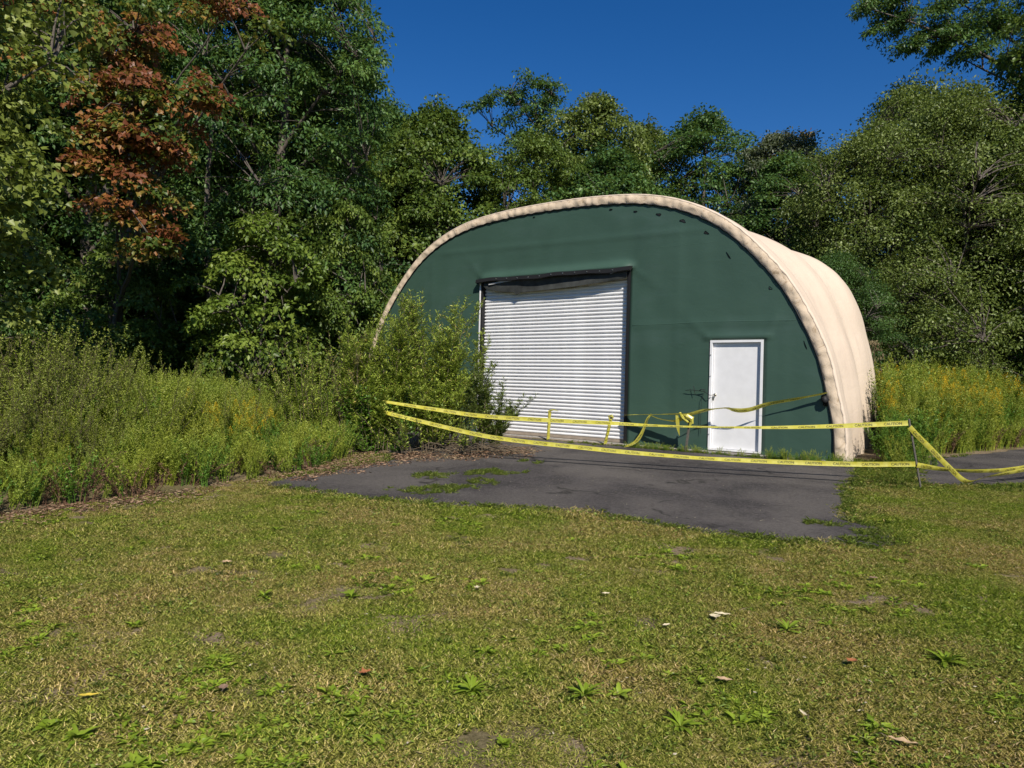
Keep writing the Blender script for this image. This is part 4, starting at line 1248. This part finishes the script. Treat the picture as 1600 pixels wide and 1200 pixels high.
bush('tall_weed_clump', 'bushy green weeds joining the withered bush to the weed bank', (-3.55, 12.9), L_WILLOW,
     [(0, 0, dict(nst=44, H=1.95, spread=.75, L=.10, W=.024, nleaf=90, branch=8, up=.6, blen=.25, base_r=.5, leaf_from=.02)), (.3, -.4, dict(nst=50, H=.5, spread=.5, L=.08, W=.028, nleaf=20, branch=2, base_r=.7, leaf_from=.0))], 105)
# pile of dead twigs and vines lying under the bush
g = Geo(); rr = random.Random(8)
for k in range(70):
    x, y = rr.uniform(-1.3, .1), rr.uniform(11.8, 12.9); a = rr.uniform(-.5, .6) + (3.14 if rr.random() < .5 else 0); L = rr.uniform(.25, .7)
    z = float(ground(x, y)) + rr.uniform(.03, .22)
    g.tube([(x, y, z), (x + math.cos(a) * L * .5, y + math.sin(a) * L * .4, z + rr.uniform(-.02, .08)), (x + math.cos(a) * L, y + math.sin(a) * L * .8, z - .05)], [.006, .005, .002], 4)
tag(g.obj('dead_twigs', M_TWIG), 'heap of dead grey twigs on the litter under the willow bush', 'twigs', kind='stuff')

# sources for the weed banks
L_PLUME = leaf_mat('mugwort plume', [(0.0, (0.13, 0.18, 0.02)), (0.5, (0.27, 0.33, 0.04)), (1.0, (0.44, 0.48, 0.13))], transl=0.36)
SRC = [
 plant_source('weed_source_0', 201, 5, 1.55, .45, .11, .026, 60, L_WEED, 90, L_WEED, (.03, .55, .10), branch=6, up=.6, blen=.32, droopl=.3),
 plant_source('weed_source_1', 202, 6, 1.4, .5, .12, .022, 65, L_WEED, 90, L_WEED, (.028, .5, .10), branch=6, up=.6, blen=.32, droopl=.3),
 plant_source('weed_source_2', 203, 5, 1.45, .35, .11, .034, 65, L_WEEDB, 0, None, branch=4, up=.6, blen=.25, droopl=.2),
 plant_source('weed_source_3', 204, 4, 1.50, .25, .08, .016, 80, L_WEED, 170, L_GOLD, (.022, .28, .12), branch=4, up=.8, blen=.2, droopl=.2),
 plant_source('weed_source_4', 205, 7, .62, .30, .06, .024, 34, L_WEEDB, 0, None, branch=3),
 plant_source('weed_source_5', 206, 8, .55, .35, .05, .016, 26, L_BROWN, 0, None, branch=4),
 plant_source('weed_source_6', 207, 7, .75, .30, .06, .018, 36, L_WEED, 20, L_WEED, (.015, .2, .04), branch=4),
 plant_source('weed_source_7', 208, 9, .62, .42, .10, .085, 24, L_WEEDB, 0, None, branch=3),
 plant_source('weed_source_8', 209, 3, 2.0, 1.0, .06, .014, 60, L_PLUME, 70, L_PLUME, (.03, .6, .07), branch=26, up=.72, blen=.30, droopl=.3, leaf_from=.3),
]
rg = np.random.default_rng(77)
EDGE = [(-14, 1.2), (-7.2, 4.5), (-4.75, 6.85), (-3.75, 8.3), (-3.15, 9.3), (-2.75, 10.2), (-2.45, 11.2), (-2.7, 12.2), (-3.3, 13.5), (-4.2, 17)]
BANK = EDGE + [(-6.5, 19.2), (-22, 19.2), (-22, 1.2)]
def fill(poly, n, x0, x1, y0, y1):
    X = rg.uniform(x0, x1, n); Y = rg.uniform(y0, y1, n); k = inpoly(X, Y, poly)
    return X[k], Y[k]
X, Y = fill(BANK, 12000, -22, -2.2, 1.2, 19.2)
d = dist_line(X, Y, EDGE)
near = np.hypot(X, Y)
k = (rg.random(len(X)) < np.where(d < 1.0, .95, np.where(d < 4, .7, .4))) & (d > .12)
X, Y, d = X[k], Y[k], d[k]
nz = vnoise(X, Y, .45, 3)
idx = np.empty(len(X), int); u = rg.random(len(X))
for i in range(len(X)):
    if d[i] < .45: idx[i] = (5 if u[i] < (.34 if X[i] < -4 else .16) else 4 if u[i] < .5 else 6)
    elif d[i] < .95: idx[i] = (6 if u[i] < .5 else 4 if u[i] < .62 else 5 if u[i] < .67 else 0)
    elif (X[i] < -.56 * Y[i] and d[i] < 4 and rg.random() < .45) or rg.random() < .05: idx[i] = 8
    else:
        if X[i] > -4.9 and Y[i] > 10.3: idx[i] = 3 if u[i] < .22 else 0 if u[i] < .45 else 1 if u[i] < .6 else 2
        elif d[i] > 4 and nz[i] > -.15: idx[i] = 7 if u[i] < .45 else 2
        else: idx[i] = 0 if u[i] < .38 else 1 if u[i] < .72 else 2 if u[i] < .86 else 6
big = (idx < 4) | (idx == 8)
sc = np.where(big, np.clip(.38 + .38 * (d - .6), .42, 1.0), rg.uniform(.8, 1.15, len(X))) * rg.uniform(.82, 1.12, len(X)) * (1 + .14 * nz)
sc = np.where(X < -.60 * Y, sc * np.where(idx == 8, .96, .84), sc * .78)
sc = np.where((d > 2.2) & big, sc * (1 + .10 * vnoise(X, Y, .9, 21)), sc)
sc = np.where((idx == 7), sc * 1.55, sc)
sc = np.where((d > 4) & (idx != 7), sc * .93, sc)
lean_ = rg.normal(size=(len(X), 2)) * .17 + np.array([0.02, .12])
rot = np.stack([lean_[:, 0], lean_[:, 1], rg.uniform(0, 6.283, len(X))], 1)
instancer('weed_bank', SRC, np.stack([X, Y, ground(X, Y) - .02], 1), rot, sc, idx, 'bank of tall feathery green weeds along the left side of the lawn', 'weeds')
# leaning plumes that stand proud of the bank at the far left
for k, (px, py, Y, L_) in enumerate([(50, 520, 9.6, 2.1), (115, 525, 10.2, 2.1), (150, 540, 10.4, 2.0), (8, 505, 9.3, 2.15), (60, 590, 8.6, 1.7)]):
    pass
# shaded undergrowth beneath the wood
X = rg.uniform(-26, 26, 1500); Y = rg.uniform(19.5, 34, 1500)
k = (X < -3.2 - (Y - 19.5) * .1) | (Y > 24.5) | (X > 8.5 + 0 * X)
X, Y = X[k], Y[k]
rot = np.stack([0 * X, 0 * X, rg.uniform(0, 6.283, len(X))], 1)
instancer('undergrowth', [SRC[7], SRC[2], SRC[4]], np.stack([X, Y, ground(X, Y) - .02], 1), rot, rg.uniform(1.4, 2.4, len(X)), np.where(rg.random(len(X)) < .6, 0, 1), 'leafy undergrowth in the shade below the trees of the wood', 'undergrowth')
# goldenrod patch on the right
GR = [(7.25, 12.9), (7.9, 13.9), (8.6, 14.3), (10.0, 15.2), (13.0, 17.5), (22, 23), (22, 27), (9, 23), (8.2, 19.3), (7.3, 16.4), (6.6, 14.2)]
X, Y = fill(GR, 7000, 6, 22, 12.5, 27)
k = X > .515 * Y + .32
X, Y = X[k], Y[k]
nz = vnoise(X, Y, .6, 8); u = rg.random(len(X))
dd = dist_line(X, Y, GR[:6])
idx = np.where(u < .5, 3, np.where(u < .68, 0, np.where(u < .85, 2, 1)))
idx = np.where((dd < .35) & (u < .6), 6, idx)
idx = np.where((dd < .22) & (u > .8), 5, idx)
sc = np.clip(.68 + .35 * dd, .66, 1.14) * rg.uniform(.85, 1.12, len(X)) * 1.05
sc = np.where(idx >= 4, 1.0, sc)
rot = np.stack([rg.normal(size=len(X)) * .07, rg.normal(size=len(X)) * .07, rg.uniform(0, 6.283, len(X))], 1)
instancer('goldenrod_patch', SRC, np.stack([X, Y, ground(X, Y) - .02], 1), rot, sc, idx, 'patch of yellow flowering goldenrod right of the shelter', 'goldenrod')
# low growth between the stake, the shelter corner and the driveway, and along the wall foot
X = []; Y = []; I = []; S = []
for _ in range(330):
    u_ = rg.uniform(2.2, 6.4); v_ = rg.uniform(-.42, -.2) if u_ < 5.9 else rg.uniform(-.7, .1)
    if DO[0] + .05 < u_ < DO[1] - .1 and rg.random() < .75: continue
    p = bw(u_, v_); X.append(p[0]); Y.append(p[1]); I.append(4 if rg.random() < .6 else 6); S.append(rg.uniform(.10, .24) * (1 + .4 * (u_ > 5)))
for _ in range(90):
    x, y = rg.uniform(6.3, 7.4), rg.uniform(11.6, 13.6)
    if x > .52 * y + .1 and not inpoly(np.array([x]), np.array([y]), PAVE2)[0]: X.append(x); Y.append(y); I.append([4, 6, 6, 2][rg.integers(4)]); S.append(rg.uniform(.35, .8))
for (x, y, n, r, s_) in [(7.15, 12.9, 26, .2, .8), (6.75, 11.9, 16, .25, .35)]:
    for _ in range(n): X.append(x + rg.normal() * r); Y.append(y + rg.normal() * r); I.append(6 if rg.random() < .6 else 2); S.append(s_ * rg.uniform(.6, 1.1))
for _ in range(40):
    u_ = rg.uniform(-5.8, -2.2); p = bw(u_, -.6 + rg.normal() * .3); X.append(p[0]); Y.append(p[1]); I.append([0, 2, 6][rg.integers(3)]); S.append(rg.uniform(.5, .9))
X = np.array(X); Y = np.array(Y)
rot = np.stack([rg.normal(size=len(X)) * .12, rg.normal(size=len(X)) * .12, rg.uniform(0, 6.283, len(X))], 1)
instancer('low_weeds', SRC, np.stack([X, Y, ground(X, Y) - .01], 1), rot, np.array(S), np.array(I), 'low green weeds along the foot of the shelter wall', 'weeds')
# tall straw coloured reed arching from behind the right side of the shelter
e = empty('dry_reed', (9.3, 17.3, float(ground(9.3, 17.3))))
segs = []; P = []; D = []; rr = np.random.default_rng(9)
x0, z0 = at(1346, 508, 17.2); x1, z1 = at(1390, 590, 17.2)
for k in range(5):
    a = np.array([x0 - .05 * k, 17.1, z0 + .02 + .03 * k]); b = np.array([x1 - .12 * k, 17.25, z1 - .1 * k]); base = np.array([8.85 - .04 * k, 17.1 + .05 * k, 0.])
    t = np.linspace(0, 1, 14)[:, None]
    pts = base * (1 - t) ** 3 + (base * .3 + a * .7 + [0, 0, .5]) * 3 * t * (1 - t) ** 2 + (a + [0.25, 0, .25]) * 3 * t ** 2 * (1 - t) + b * t ** 3
    pts = pts - np.array([9.3, 17.3, -.06])
    segs.append((pts, np.linspace(.009, .003, 14)))
    for q in range(7, 14):
        for _ in range(9): P.append(pts[q] + rr.normal(size=3) * .03); D.append(unit(pts[min(q + 1, 13)] - pts[q - 1]) + rr.normal(size=3) * .25)
V, F = leaves(np.array(P), np.array(D), unit(rr.normal(size=(len(P), 3))), np.full(len(P), .09), np.full(len(P), .012))
SV, SF = np_tubes(segs, 4); mk('stalks', SV, SF, L_STRAW, e)
tag(mk('seed_heads', V, F, L_STRAW, e, tint=np.full(len(F), .7)), kind='stuff')
tag(e, 'tall straw coloured reed arching out beside the rear corner of the cream cover', 'reed')

# ------------------------------------------------------------------ lawn
def blade_patch(name, seed, n, size, h, w, mat, clover=0, flat=.6):
    rg = np.random.default_rng(seed)
    P = np.stack([rg.uniform(-size, size, n), rg.uniform(-size, size, n), np.full(n, -.004)], 1)
    a = rg.uniform(0, 6.283, n); el = rg.uniform(.12, 1.25, n)
    D = np.stack([np.cos(a) * np.cos(el), np.sin(a) * np.cos(el), np.sin(el)], 1)
    N = unit(np.stack([-np.cos(a) * np.sin(el), -np.sin(a) * np.sin(el), np.cos(el)], 1) + rg.normal(size=(n, 3)) * .25)
    hh = h * rg.uniform(.45, 1.25, n)
    V, F = leaves(P, D, N, hh, np.full(n, w) * rg.uniform(.7, 1.3, n), droop=.35, fold=.2)
    t = np.clip(rg.beta(1.6, 1.6, n), 0, 1)
    parts = [(V, F, mat, np.repeat(t, 2))]
    if clover:
        m = clover
        P = np.stack([rg.uniform(-size, size, m), rg.uniform(-size, size, m), rg.uniform(.008, .028, m)], 1)
        a = rg.uniform(0, 6.283, m)
        D = np.stack([np.cos(a), np.sin(a), rg.uniform(-.1, .3, m)], 1)
        V, F = leaves(P, D, unit(rg.normal(size=(m, 3)) * .35 + [0, 0, 1]), np.full(m, .016) * rg.uniform(.6, 1.4, m), np.full(m, .012))
        parts.append((V, F, L_TUFT, np.repeat(rg.random(m) * .7, 2)))
    return merged(name, parts)
GS = [blade_patch('grass_source_%d' % i, 300 + i, 980, .16, .031, .0029, L_GRASS, clover=(0, 16, 0, 34, 8, 0)[i]) for i in range(6)]
GT = [blade_patch('tuft_source_%d' % i, 320 + i, 45, .06, .075, .005, L_TUFT) for i in range(3)]
# lawn outline: everything before the bank and round the pavement
n = 17500
X = rg.uniform(-8.5, 11.5, n); Y = .8 + 11.5 * rg.random(n)
k = ~inpoly(X, Y, BANK) | (dist_line(X, Y, EDGE) < .18)
k &= ~inpoly(X, Y, PAVE) & ~inpoly(X, Y, PAVE2)
k &= (np.abs(X) < Y * .85 + 2.2)
dp = np.minimum(dist_line(X, Y, PAVE + PAVE[:1]), dist_line(X, Y, PAVE2 + PAVE2[:1]))
k &= (dp > .07)
d2 = dist_line(X, Y, EDGE)
k &= ~((d2 < .22 + .25 * vnoise(X, Y, 1.4, 9)) & (rg.random(n) < .65) & (X < -3.0))
bare = vnoise(X, Y, 1.5, 4) + .5 * vnoise(X, Y, 4.5, 6)
k &= ~((bare > .36) & (rg.random(n) < .78))
# right strip beside the stake up to the shelter corner stays rougher
X, Y, dp, bare = X[k], Y[k], dp[k], bare[k]
near = np.hypot(X, Y)
sc = rg.uniform(.7, 1.25, len(X)) * (1 + .35 * vnoise(X, Y, 1.6, 12)) * np.where(dp < .2, 1.35, 1.0) * np.where(bare > .33, .75, 1)
idx = rg.integers(0, 6, len(X)); 
rot = np.stack([0 * X, 0 * X, rg.uniform(0, 6.283, len(X))], 1)
instancer('lawn_grass', GS, np.stack([X, Y, ground(X, Y)], 1), rot, sc, idx, 'mown lawn of green and straw coloured grass in the foreground', 'grass')
# taller tufts: along the pavement edge, in its cracks, dotted over the lawn
X = []; Y = []; S = []
for (x, y, rx, ry, m) in [(-1.1, 10.0, .17, .10, 46), (-1.12, 8.74, .17, .10, 30), (-1.0, 8.95, .1, .06, 14), (-.38, 10.42, .10, .05, 16), (-.2, 10.35, .20, .08, 46), (-.61, 10.14, .05, .05, 10), (-.40, 9.5, .10, .12, 26), (-.62, 9.0, .16, .08, 24), (-.85, 8.72, .14, .04, 12),
                       (.2, 11.6, .05, .05, 8), (.42, 11.41, .04, .05, 6), (3.29, 7.38, .13, .05, 18), (3.55, 7.0, .10, .05, 12), (3.3, 6.75, .14, .06, 18), (4.05, 8.0, .15, .15, 22), (3.85, 7.2, .08, .1, 12), (1.7, 15.05, .3, .1, 30), (2.0, 14.85, .2, .08, 24)]:
    m = int(m * .75); X += list(x + rg.normal(size=m) * rx * .8); Y += list(y + rg.normal(size=m) * ry * 1.2); S += list(rg.uniform(.35, .95, m))
pp = rough_poly(PAVE, .07, .06, 3)
for (x, y) in pp:
    if y < 12.2 and x > -2.9 and rg.random() < .8:
        q = .05 + .09 * max(0, noise.noise(Vector((x * 1.8, y * 1.8, 4)))) * 2
        for _k in range(2): X.append(x + rg.normal() * q); Y.append(y + rg.normal() * q); S.append(rg.uniform(.4, .95))
for (x, y) in rough_poly(PAVE2, .09, .05, 5):
    if y < 14.5 and rg.random() < .8: X.append(x + rg.normal() * .06); Y.append(y + rg.normal() * .06); S.append(rg.uniform(.6, 1.1))
for _ in range(900):
    x, y = rg.uniform(4.3, 7.4), rg.uniform(9.7, 12.9)
    if not inpoly(np.array([x]), np.array([y]), PAVE)[0] and not inpoly(np.array([x]), np.array([y]), PAVE2)[0]: X.append(x); Y.append(y); S.append(rg.uniform(.6, 1.15))
for _ in range(420):
    y = 2.6 + 7 * rg.random() ** 1.1; x = rg.uniform(-.75, .75) * y
    if not inpoly(np.array([x]), np.array([y]), PAVE)[0]: X.append(x); Y.append(y); S.append(rg.uniform(.4, .75))
for _ in range(160):
    u_ = rg.uniform(-.3, 6.2); p = bw(u_, rg.uniform(-.36, -.2)); X.append(p[0]); Y.append(p[1]); S.append(rg.uniform(.3, .9) * (.5 + .5 * (u_ > 1.9)))
X = np.array(X); Y = np.array(Y); k = ~inpoly(X, Y, BANK); X, Y, S = X[k], Y[k], np.array(S)[k]
onp = inpoly(X, Y, PAVE)
rot = np.stack([rg.normal(size=len(X)) * .1, rg.normal(size=len(X)) * .1, rg.uniform(0, 6.283, len(X))], 1)
instancer('grass_tufts', GT, np.stack([X, Y, ground(X, Y) + np.where(onp, .01, 0)], 1), rot, S, rg.integers(0, 3, len(X)), 'longer grass tufts in the cracks and along the ragged edges of the pavement', 'grass')

BL = []
for i in range(3):
    rg2 = np.random.default_rng(350 + i); n_ = 14; a = rg2.uniform(0, 6.283, n_); rr_ = rg2.uniform(0, .03, n_)
    P = np.stack([np.cos(a) * rr_, np.sin(a) * rr_, rg2.uniform(.0, .02, n_)], 1); D = np.stack([np.cos(a), np.sin(a), rg2.uniform(.15, .9, n_)], 1)
    V, F = leaves(P, D, unit(rg2.normal(size=(n_, 3)) * .2 + [0, 0, 1]), rg2.uniform(.035, .075, n_), rg2.uniform(.012, .028, n_) * (1, .6, 1.4)[i], droop=.3)
    BL.append(merged('sprout_source_%d' % i, [(V, F, L_ROSE, np.repeat(rg2.random(n_), 2))]))
Yq = 2.5 + 7.5 * rg.random(5200) ** 1.1; Xq = rg.uniform(-.78, .78, 5200) * Yq
k = (vnoise(Xq, Yq, 1.1, 31) + .5 * vnoise(Xq, Yq, 3.2, 32) > .22) & ~inpoly(Xq, Yq, PAVE) & ~inpoly(Xq, Yq, BANK) & (rg.random(5200) < .75)
Xq, Yq = Xq[k], Yq[k]
instancer('lawn_weeds', BL, np.stack([Xq, Yq, ground(Xq, Yq)], 1), np.stack([0 * Xq, 0 * Xq, rg.uniform(0, 6.28, len(Xq))], 1), rg.uniform(.35, 1.0, len(Xq)), rg.integers(0, 3, len(Xq)), 'patches of small broad leaved weeds grown into the lawn', 'lawn weeds')

# leaf litter: strip beneath the bush and the dry edge of the bank, scattered bits on lawn and asphalt
def flat_leaf_source(name, seed, n, size, L, mat):
    rg = np.random.default_rng(seed)
    P = np.stack([rg.uniform(-size, size, n), rg.uniform(-size, size, n), rg.uniform(.003, .02, n)], 1)
    a = rg.uniform(0, 6.283, n); D = np.stack([np.cos(a), np.sin(a), rg.uniform(-.15, .35, n)], 1)
    V, F = leaves(P, D, unit(rg.normal(size=(n, 3)) * .35 + [0, 0, 1]), np.full(n, L) * rg.uniform(.6, 1.4, n), np.full(n, L * .5) * rg.uniform(.5, 1.2, n), fold=-.15)
    return merged(name, [(V, F, mat, np.repeat(rg.random(n), 2))])
L_PALE = leaf_mat('leaf bleached', [(0.0, (0.20, 0.14, 0.08)), (0.5, (0.40, 0.33, 0.22)), (1.0, (0.62, 0.58, 0.42))], transl=.1, rough=.7)
LS = [flat_leaf_source('litter_source_0', 401, 34, .14, .05, L_BROWN), flat_leaf_source('litter_source_1', 402, 30, .14, .045, L_STRAW), flat_leaf_source('litter_source_2', 403, 1, .0, .045, L_PALE), flat_leaf_source('litter_source_3', 404, 2, .02, .03, L_PALE)]
X = []; Y = []; I = []; S = []
STR = [(-2.9, 9.75), (-2.4, 10.7), (-2.1, 11.5), (-1.6, 11.95), (-1.0, 12.2), (-.2, 12.6), (.2, 13.4)]
for (a, b) in zip(STR[:-1], STR[1:]):
    m = int(math.hypot(b[0] - a[0], b[1] - a[1]) * 70)
    for _ in range(m):
        t = rg.random(); w = .34
        X.append(a[0] + (b[0] - a[0]) * t + rg.normal() * w * .7 - .05); Y.append(a[1] + (b[1] - a[1]) * t + rg.normal() * w); I.append(0 if rg.random() < .8 else 1); S.append(rg.uniform(.6, 1.1))
for (a, b) in zip(EDGE[1:-3], EDGE[2:-2]):
    m = int(math.hypot(b[0] - a[0], b[1] - a[1]) * (55 if a[1] < 8 else 16))
    for _ in range(m):
        t = rg.random(); X.append(a[0] + (b[0] - a[0]) * t + rg.normal() * .22 - .05); Y.append(a[1] + (b[1] - a[1]) * t + rg.normal() * .22 + .05); I.append(1 if rg.random() < .3 else 0); S.append(rg.uniform(.5, 1.0))
for _ in range(260):
    y = 2.6 + 7 * rg.random() ** 1.2; X.append(rg.uniform(-.75, .75) * y); Y.append(y); I.append(2 + int(rg.random() < .4)); S.append(rg.uniform(.35, .95))
for _ in range(300):
    X.append(rg.uniform(-2.6, 5.2)); Y.append(rg.uniform(7.2, 14.5)); I.append(3 if rg.random() < .6 else 2); S.append(rg.uniform(.2, .8))
for _ in range(60):
    X.append(rg.uniform(-1.5, .8)); Y.append(rg.uniform(12, 14.2)); I.append(2); S.append(rg.uniform(.5, 1))
X = np.array(X); Y = np.array(Y); I = np.array(I)
off = np.where(I >= 2, np.where(inpoly(X, Y, PAVE), .012, .022), .012)
rot = np.stack([0 * X, 0 * X, rg.uniform(0, 6.283, len(X))], 1)
instancer('leaf_litter', LS, np.stack([X, Y, ground(X, Y) + off], 1), rot, np.array(S), I, 'brown leaf litter strewn at the bush, the bank edge and over the lawn', 'leaf litter')

# fallen leaves one can point at
def fallen_leaf(loc, rz, L, W, mat, label, lobes=0, curl=.25):
    n = 9; V = []; F = []
    for i in range(n):
        t = i / (n - 1); w = math.sin(math.pi * min(1, t ** .8)) ** .8 * W / 2
        if lobes: w *= (1 + .45 * math.cos(t * lobes * 6.283))
        z = curl * L * (t - .5) ** 2 + .012
        for s_ in (-1, -.5, 0, .5, 1):
            V.append(((t - .5) * L, s_ * w, z + abs(s_) * w * .35 * (1 + .4 * math.sin(i * 2.1)) + .004))
    for i in range(n - 1):
        for k in range(4): F.append((i * 5 + k, (i + 1) * 5 + k, (i + 1) * 5 + k + 1, i * 5 + k + 1))
    e = empty('fallen_leaf', (loc[0], loc[1], float(ground(*loc)) + .018), rz)
    mk('blade', V, F, mat, e, True, tint=[.5] * len(F))
    Geo().tube([(-L * .5, 0, curl * L * .25 + .012), (-L * .72, 0, .03), (-L * .85, .01, .02)], .0018, 5).obj('stalk', M_TWIG, e)
    tag(e, label, 'fallen leaf')
B_TAN = plain('tan leaf', (0.46, 0.32, 0.19), .7, .2, var=.3, nscale=40); B_ORG = plain('orange leaf', (0.32, 0.12, 0.05), .7, .2, var=.3, nscale=40)
B_PAL = plain('cream leaf', (0.60, 0.52, 0.34), .7, .2, var=.25, nscale=40); B_BRN = plain('dull brown leaf', (0.24, 0.16, 0.11), .8, .1, var=.3, nscale=40); B_YEL = plain('yellow leaf', (0.55, 0.42, 0.06), .6, .2, var=.2, nscale=30)
for a in [((-2.14, 5.41), .3, .085, .06, B_TAN, 'large tan fallen leaf on the greenest part of the left lawn', 0), ((1.37, 4.51), -.2, .12, .045, B_PAL, 'long cream leaf of the pale cluster on the right lawn', 0),
          ((1.31, 4.47), 1.5, .09, .06, B_PAL, 'broad cream leaf pointing at the camera in the pale cluster on the right lawn', 3), ((1.1, 3.56), -.3, .09, .04, B_TAN, 'pinkish tan leaf beside a bare patch right of centre', 0),
          ((1.69, 3.0), -.5, .13, .035, B_TAN, 'narrow curled tan leaf near the bottom edge of the lawn at right', 2), ((-.7, 3.55), .7, .075, .05, B_ORG, 'orange brown leaf left of the centre of the lawn', 2),
          ((1.87, 3.83), .5, .08, .045, B_ORG, 'rusty brown leaf on the right lawn', 3), ((-.21, 4.94), 1.6, .07, .04, B_PAL, 'pale upright leaf in the middle of the lawn', 2), ((.68, 4.87), .2, .065, .035, B_PAL, 'small cream leaf below the pavement edge', 0),
          ((.97, 4.3), .6, .07, .03, B_PAL, 'cream leaf left of the pale leaf cluster', 0), ((-1.9, 3.24), .3, .10, .03, B_YEL, 'yellow folded leaf near the lower left of the lawn', 0), ((-1.33, 3.35), 2.0, .07, .045, B_BRN, 'grey brown leaf at the lower left', 0),
          ((2.78, 5.39), .1, .09, .04, B_BRN, 'dark curled leaf on the lawn below the pavement corner', 3), ((1.36, 3.23), 1.7, .075, .018, B_PAL, 'thin straw coloured leaf near the bottom right', 0)]:
    fallen_leaf(a[0], a[1], a[2] * .9, a[3] * .95, a[4], a[5], a[6])

# broadleaf rosettes on the lawn, each leaf a part
def leaf_mesh(name, L, W, mat, seed):
    rr = random.Random(seed); n = 7; V = []; F = []
    for i in range(n):
        t = i / (n - 1); w = W / 2 * (.18 + math.sin(math.pi * min(1, t ** 1.3)) ** .8) * (1 if t < .97 else .2); w *= 1 + .18 * math.sin(i * 2.2 + seed)
        z = L * (.50 * t - .42 * t * t)
        for s_ in (-1, 0, 1): V.append((t * L, s_ * w, z + abs(s_) * w * .35))
    for i in range(n - 1):
        for k in range(2): F.append((i * 3 + k, (i + 1) * 3 + k, (i + 1) * 3 + k + 1, i * 3 + k + 1))
    me = mk(name, V, F, mat, None, True, tint=[.35 + .5 * rr.random()] * len(F), link=False).data
    return me
RM = [leaf_mesh('leaf', .10, .020, L_ROSE, 1), leaf_mesh('leaf', .085, .024, L_ROSE, 2), leaf_mesh('leaf', .105, .015, L_ROSE, 3), leaf_mesh('leaf', .06, .036, L_ROSE, 4)]
rr = random.Random(12)
for (x, y, s_, n, k, lab) in [(-1.61, 4.71, 1.0, 11, 1, 'light green upright weed rosette on the left lawn'), (-1.04, 4.75, .9, 12, 0, 'spreading light green rosette left of the lawn centre'), (-.16, 3.42, 1.05, 18, 2, 'spiky green rosette at the upper end of a bare patch'),
     (.38, 3.40, 1.05, 16, 2, 'left one of the two touching rosettes near the bottom middle'), (.55, 3.42, .85, 12, 1, 'right one of the two touching rosettes near the bottom middle'), (.78, 3.13, 1.0, 15, 2, 'dark rooted rosette close to the bottom edge right of centre'),
     (2.42, 3.9, 1.15, 18, 2, 'wide bright rosette on the right part of the lawn'), (1.71, 4.32, 1.05, 15, 2, 'rosette at the edge of the bare patch on the right lawn'), (-.53, 2.93, .8, 10, 3, 'small round leaved weed near the bottom edge left of centre'),
     (-.59, 5.13, .9, 10, 1, 'faint green rosette in the middle distance of the lawn'), (-.93, 3.82, .8, 9, 0, 'small rosette beside the orange brown leaf'), (.5, 4.12, .8, 8, 2, 'upright blades of a small weed in the lawn centre'), (2.01, 4.42, .8, 9, 0, 'small pale rosette right of the bare patch'),
     (-2.15, 6.56, .9, 9, 0, 'small rosette on the far left lawn near the pavement tip'), (-1.92, 3.0, 1.0, 16, 3, 'patch of round bright leaves in the lower left corner'), (-1.75, 2.92, 1.0, 14, 3, 'round leaved weed beside the bright patch at lower left'), (.0, 2.95, .8, 9, 3, 'pale round leaved weed at the bottom middle')]:
    e = empty('weed_rosette', (x, y, float(ground(x, y)) + .005), rr.uniform(0, 6)); e.scale = (s_ * 1.0, s_ * 1.0, s_ * .85)
    n = int(n * 1.4)
    for q in range(n):
        o = bpy.data.objects.new('leaf', RM[k] if rr.random() < .8 else RM[rr.randrange(4)]); C.objects.link(o); o.parent = e
        o.rotation_euler = (rr.uniform(-.3, .3), rr.uniform(-.75, .05), q * 2.4 + rr.uniform(-.2, .2)); o.scale = (rr.uniform(.65, 1.1),) * 3
    tag(e, lab, 'weed')
print('OBJECTS', len(bpy.data.objects), 'TRIS', sum(len(m.polygons) for m in bpy.data.meshes))
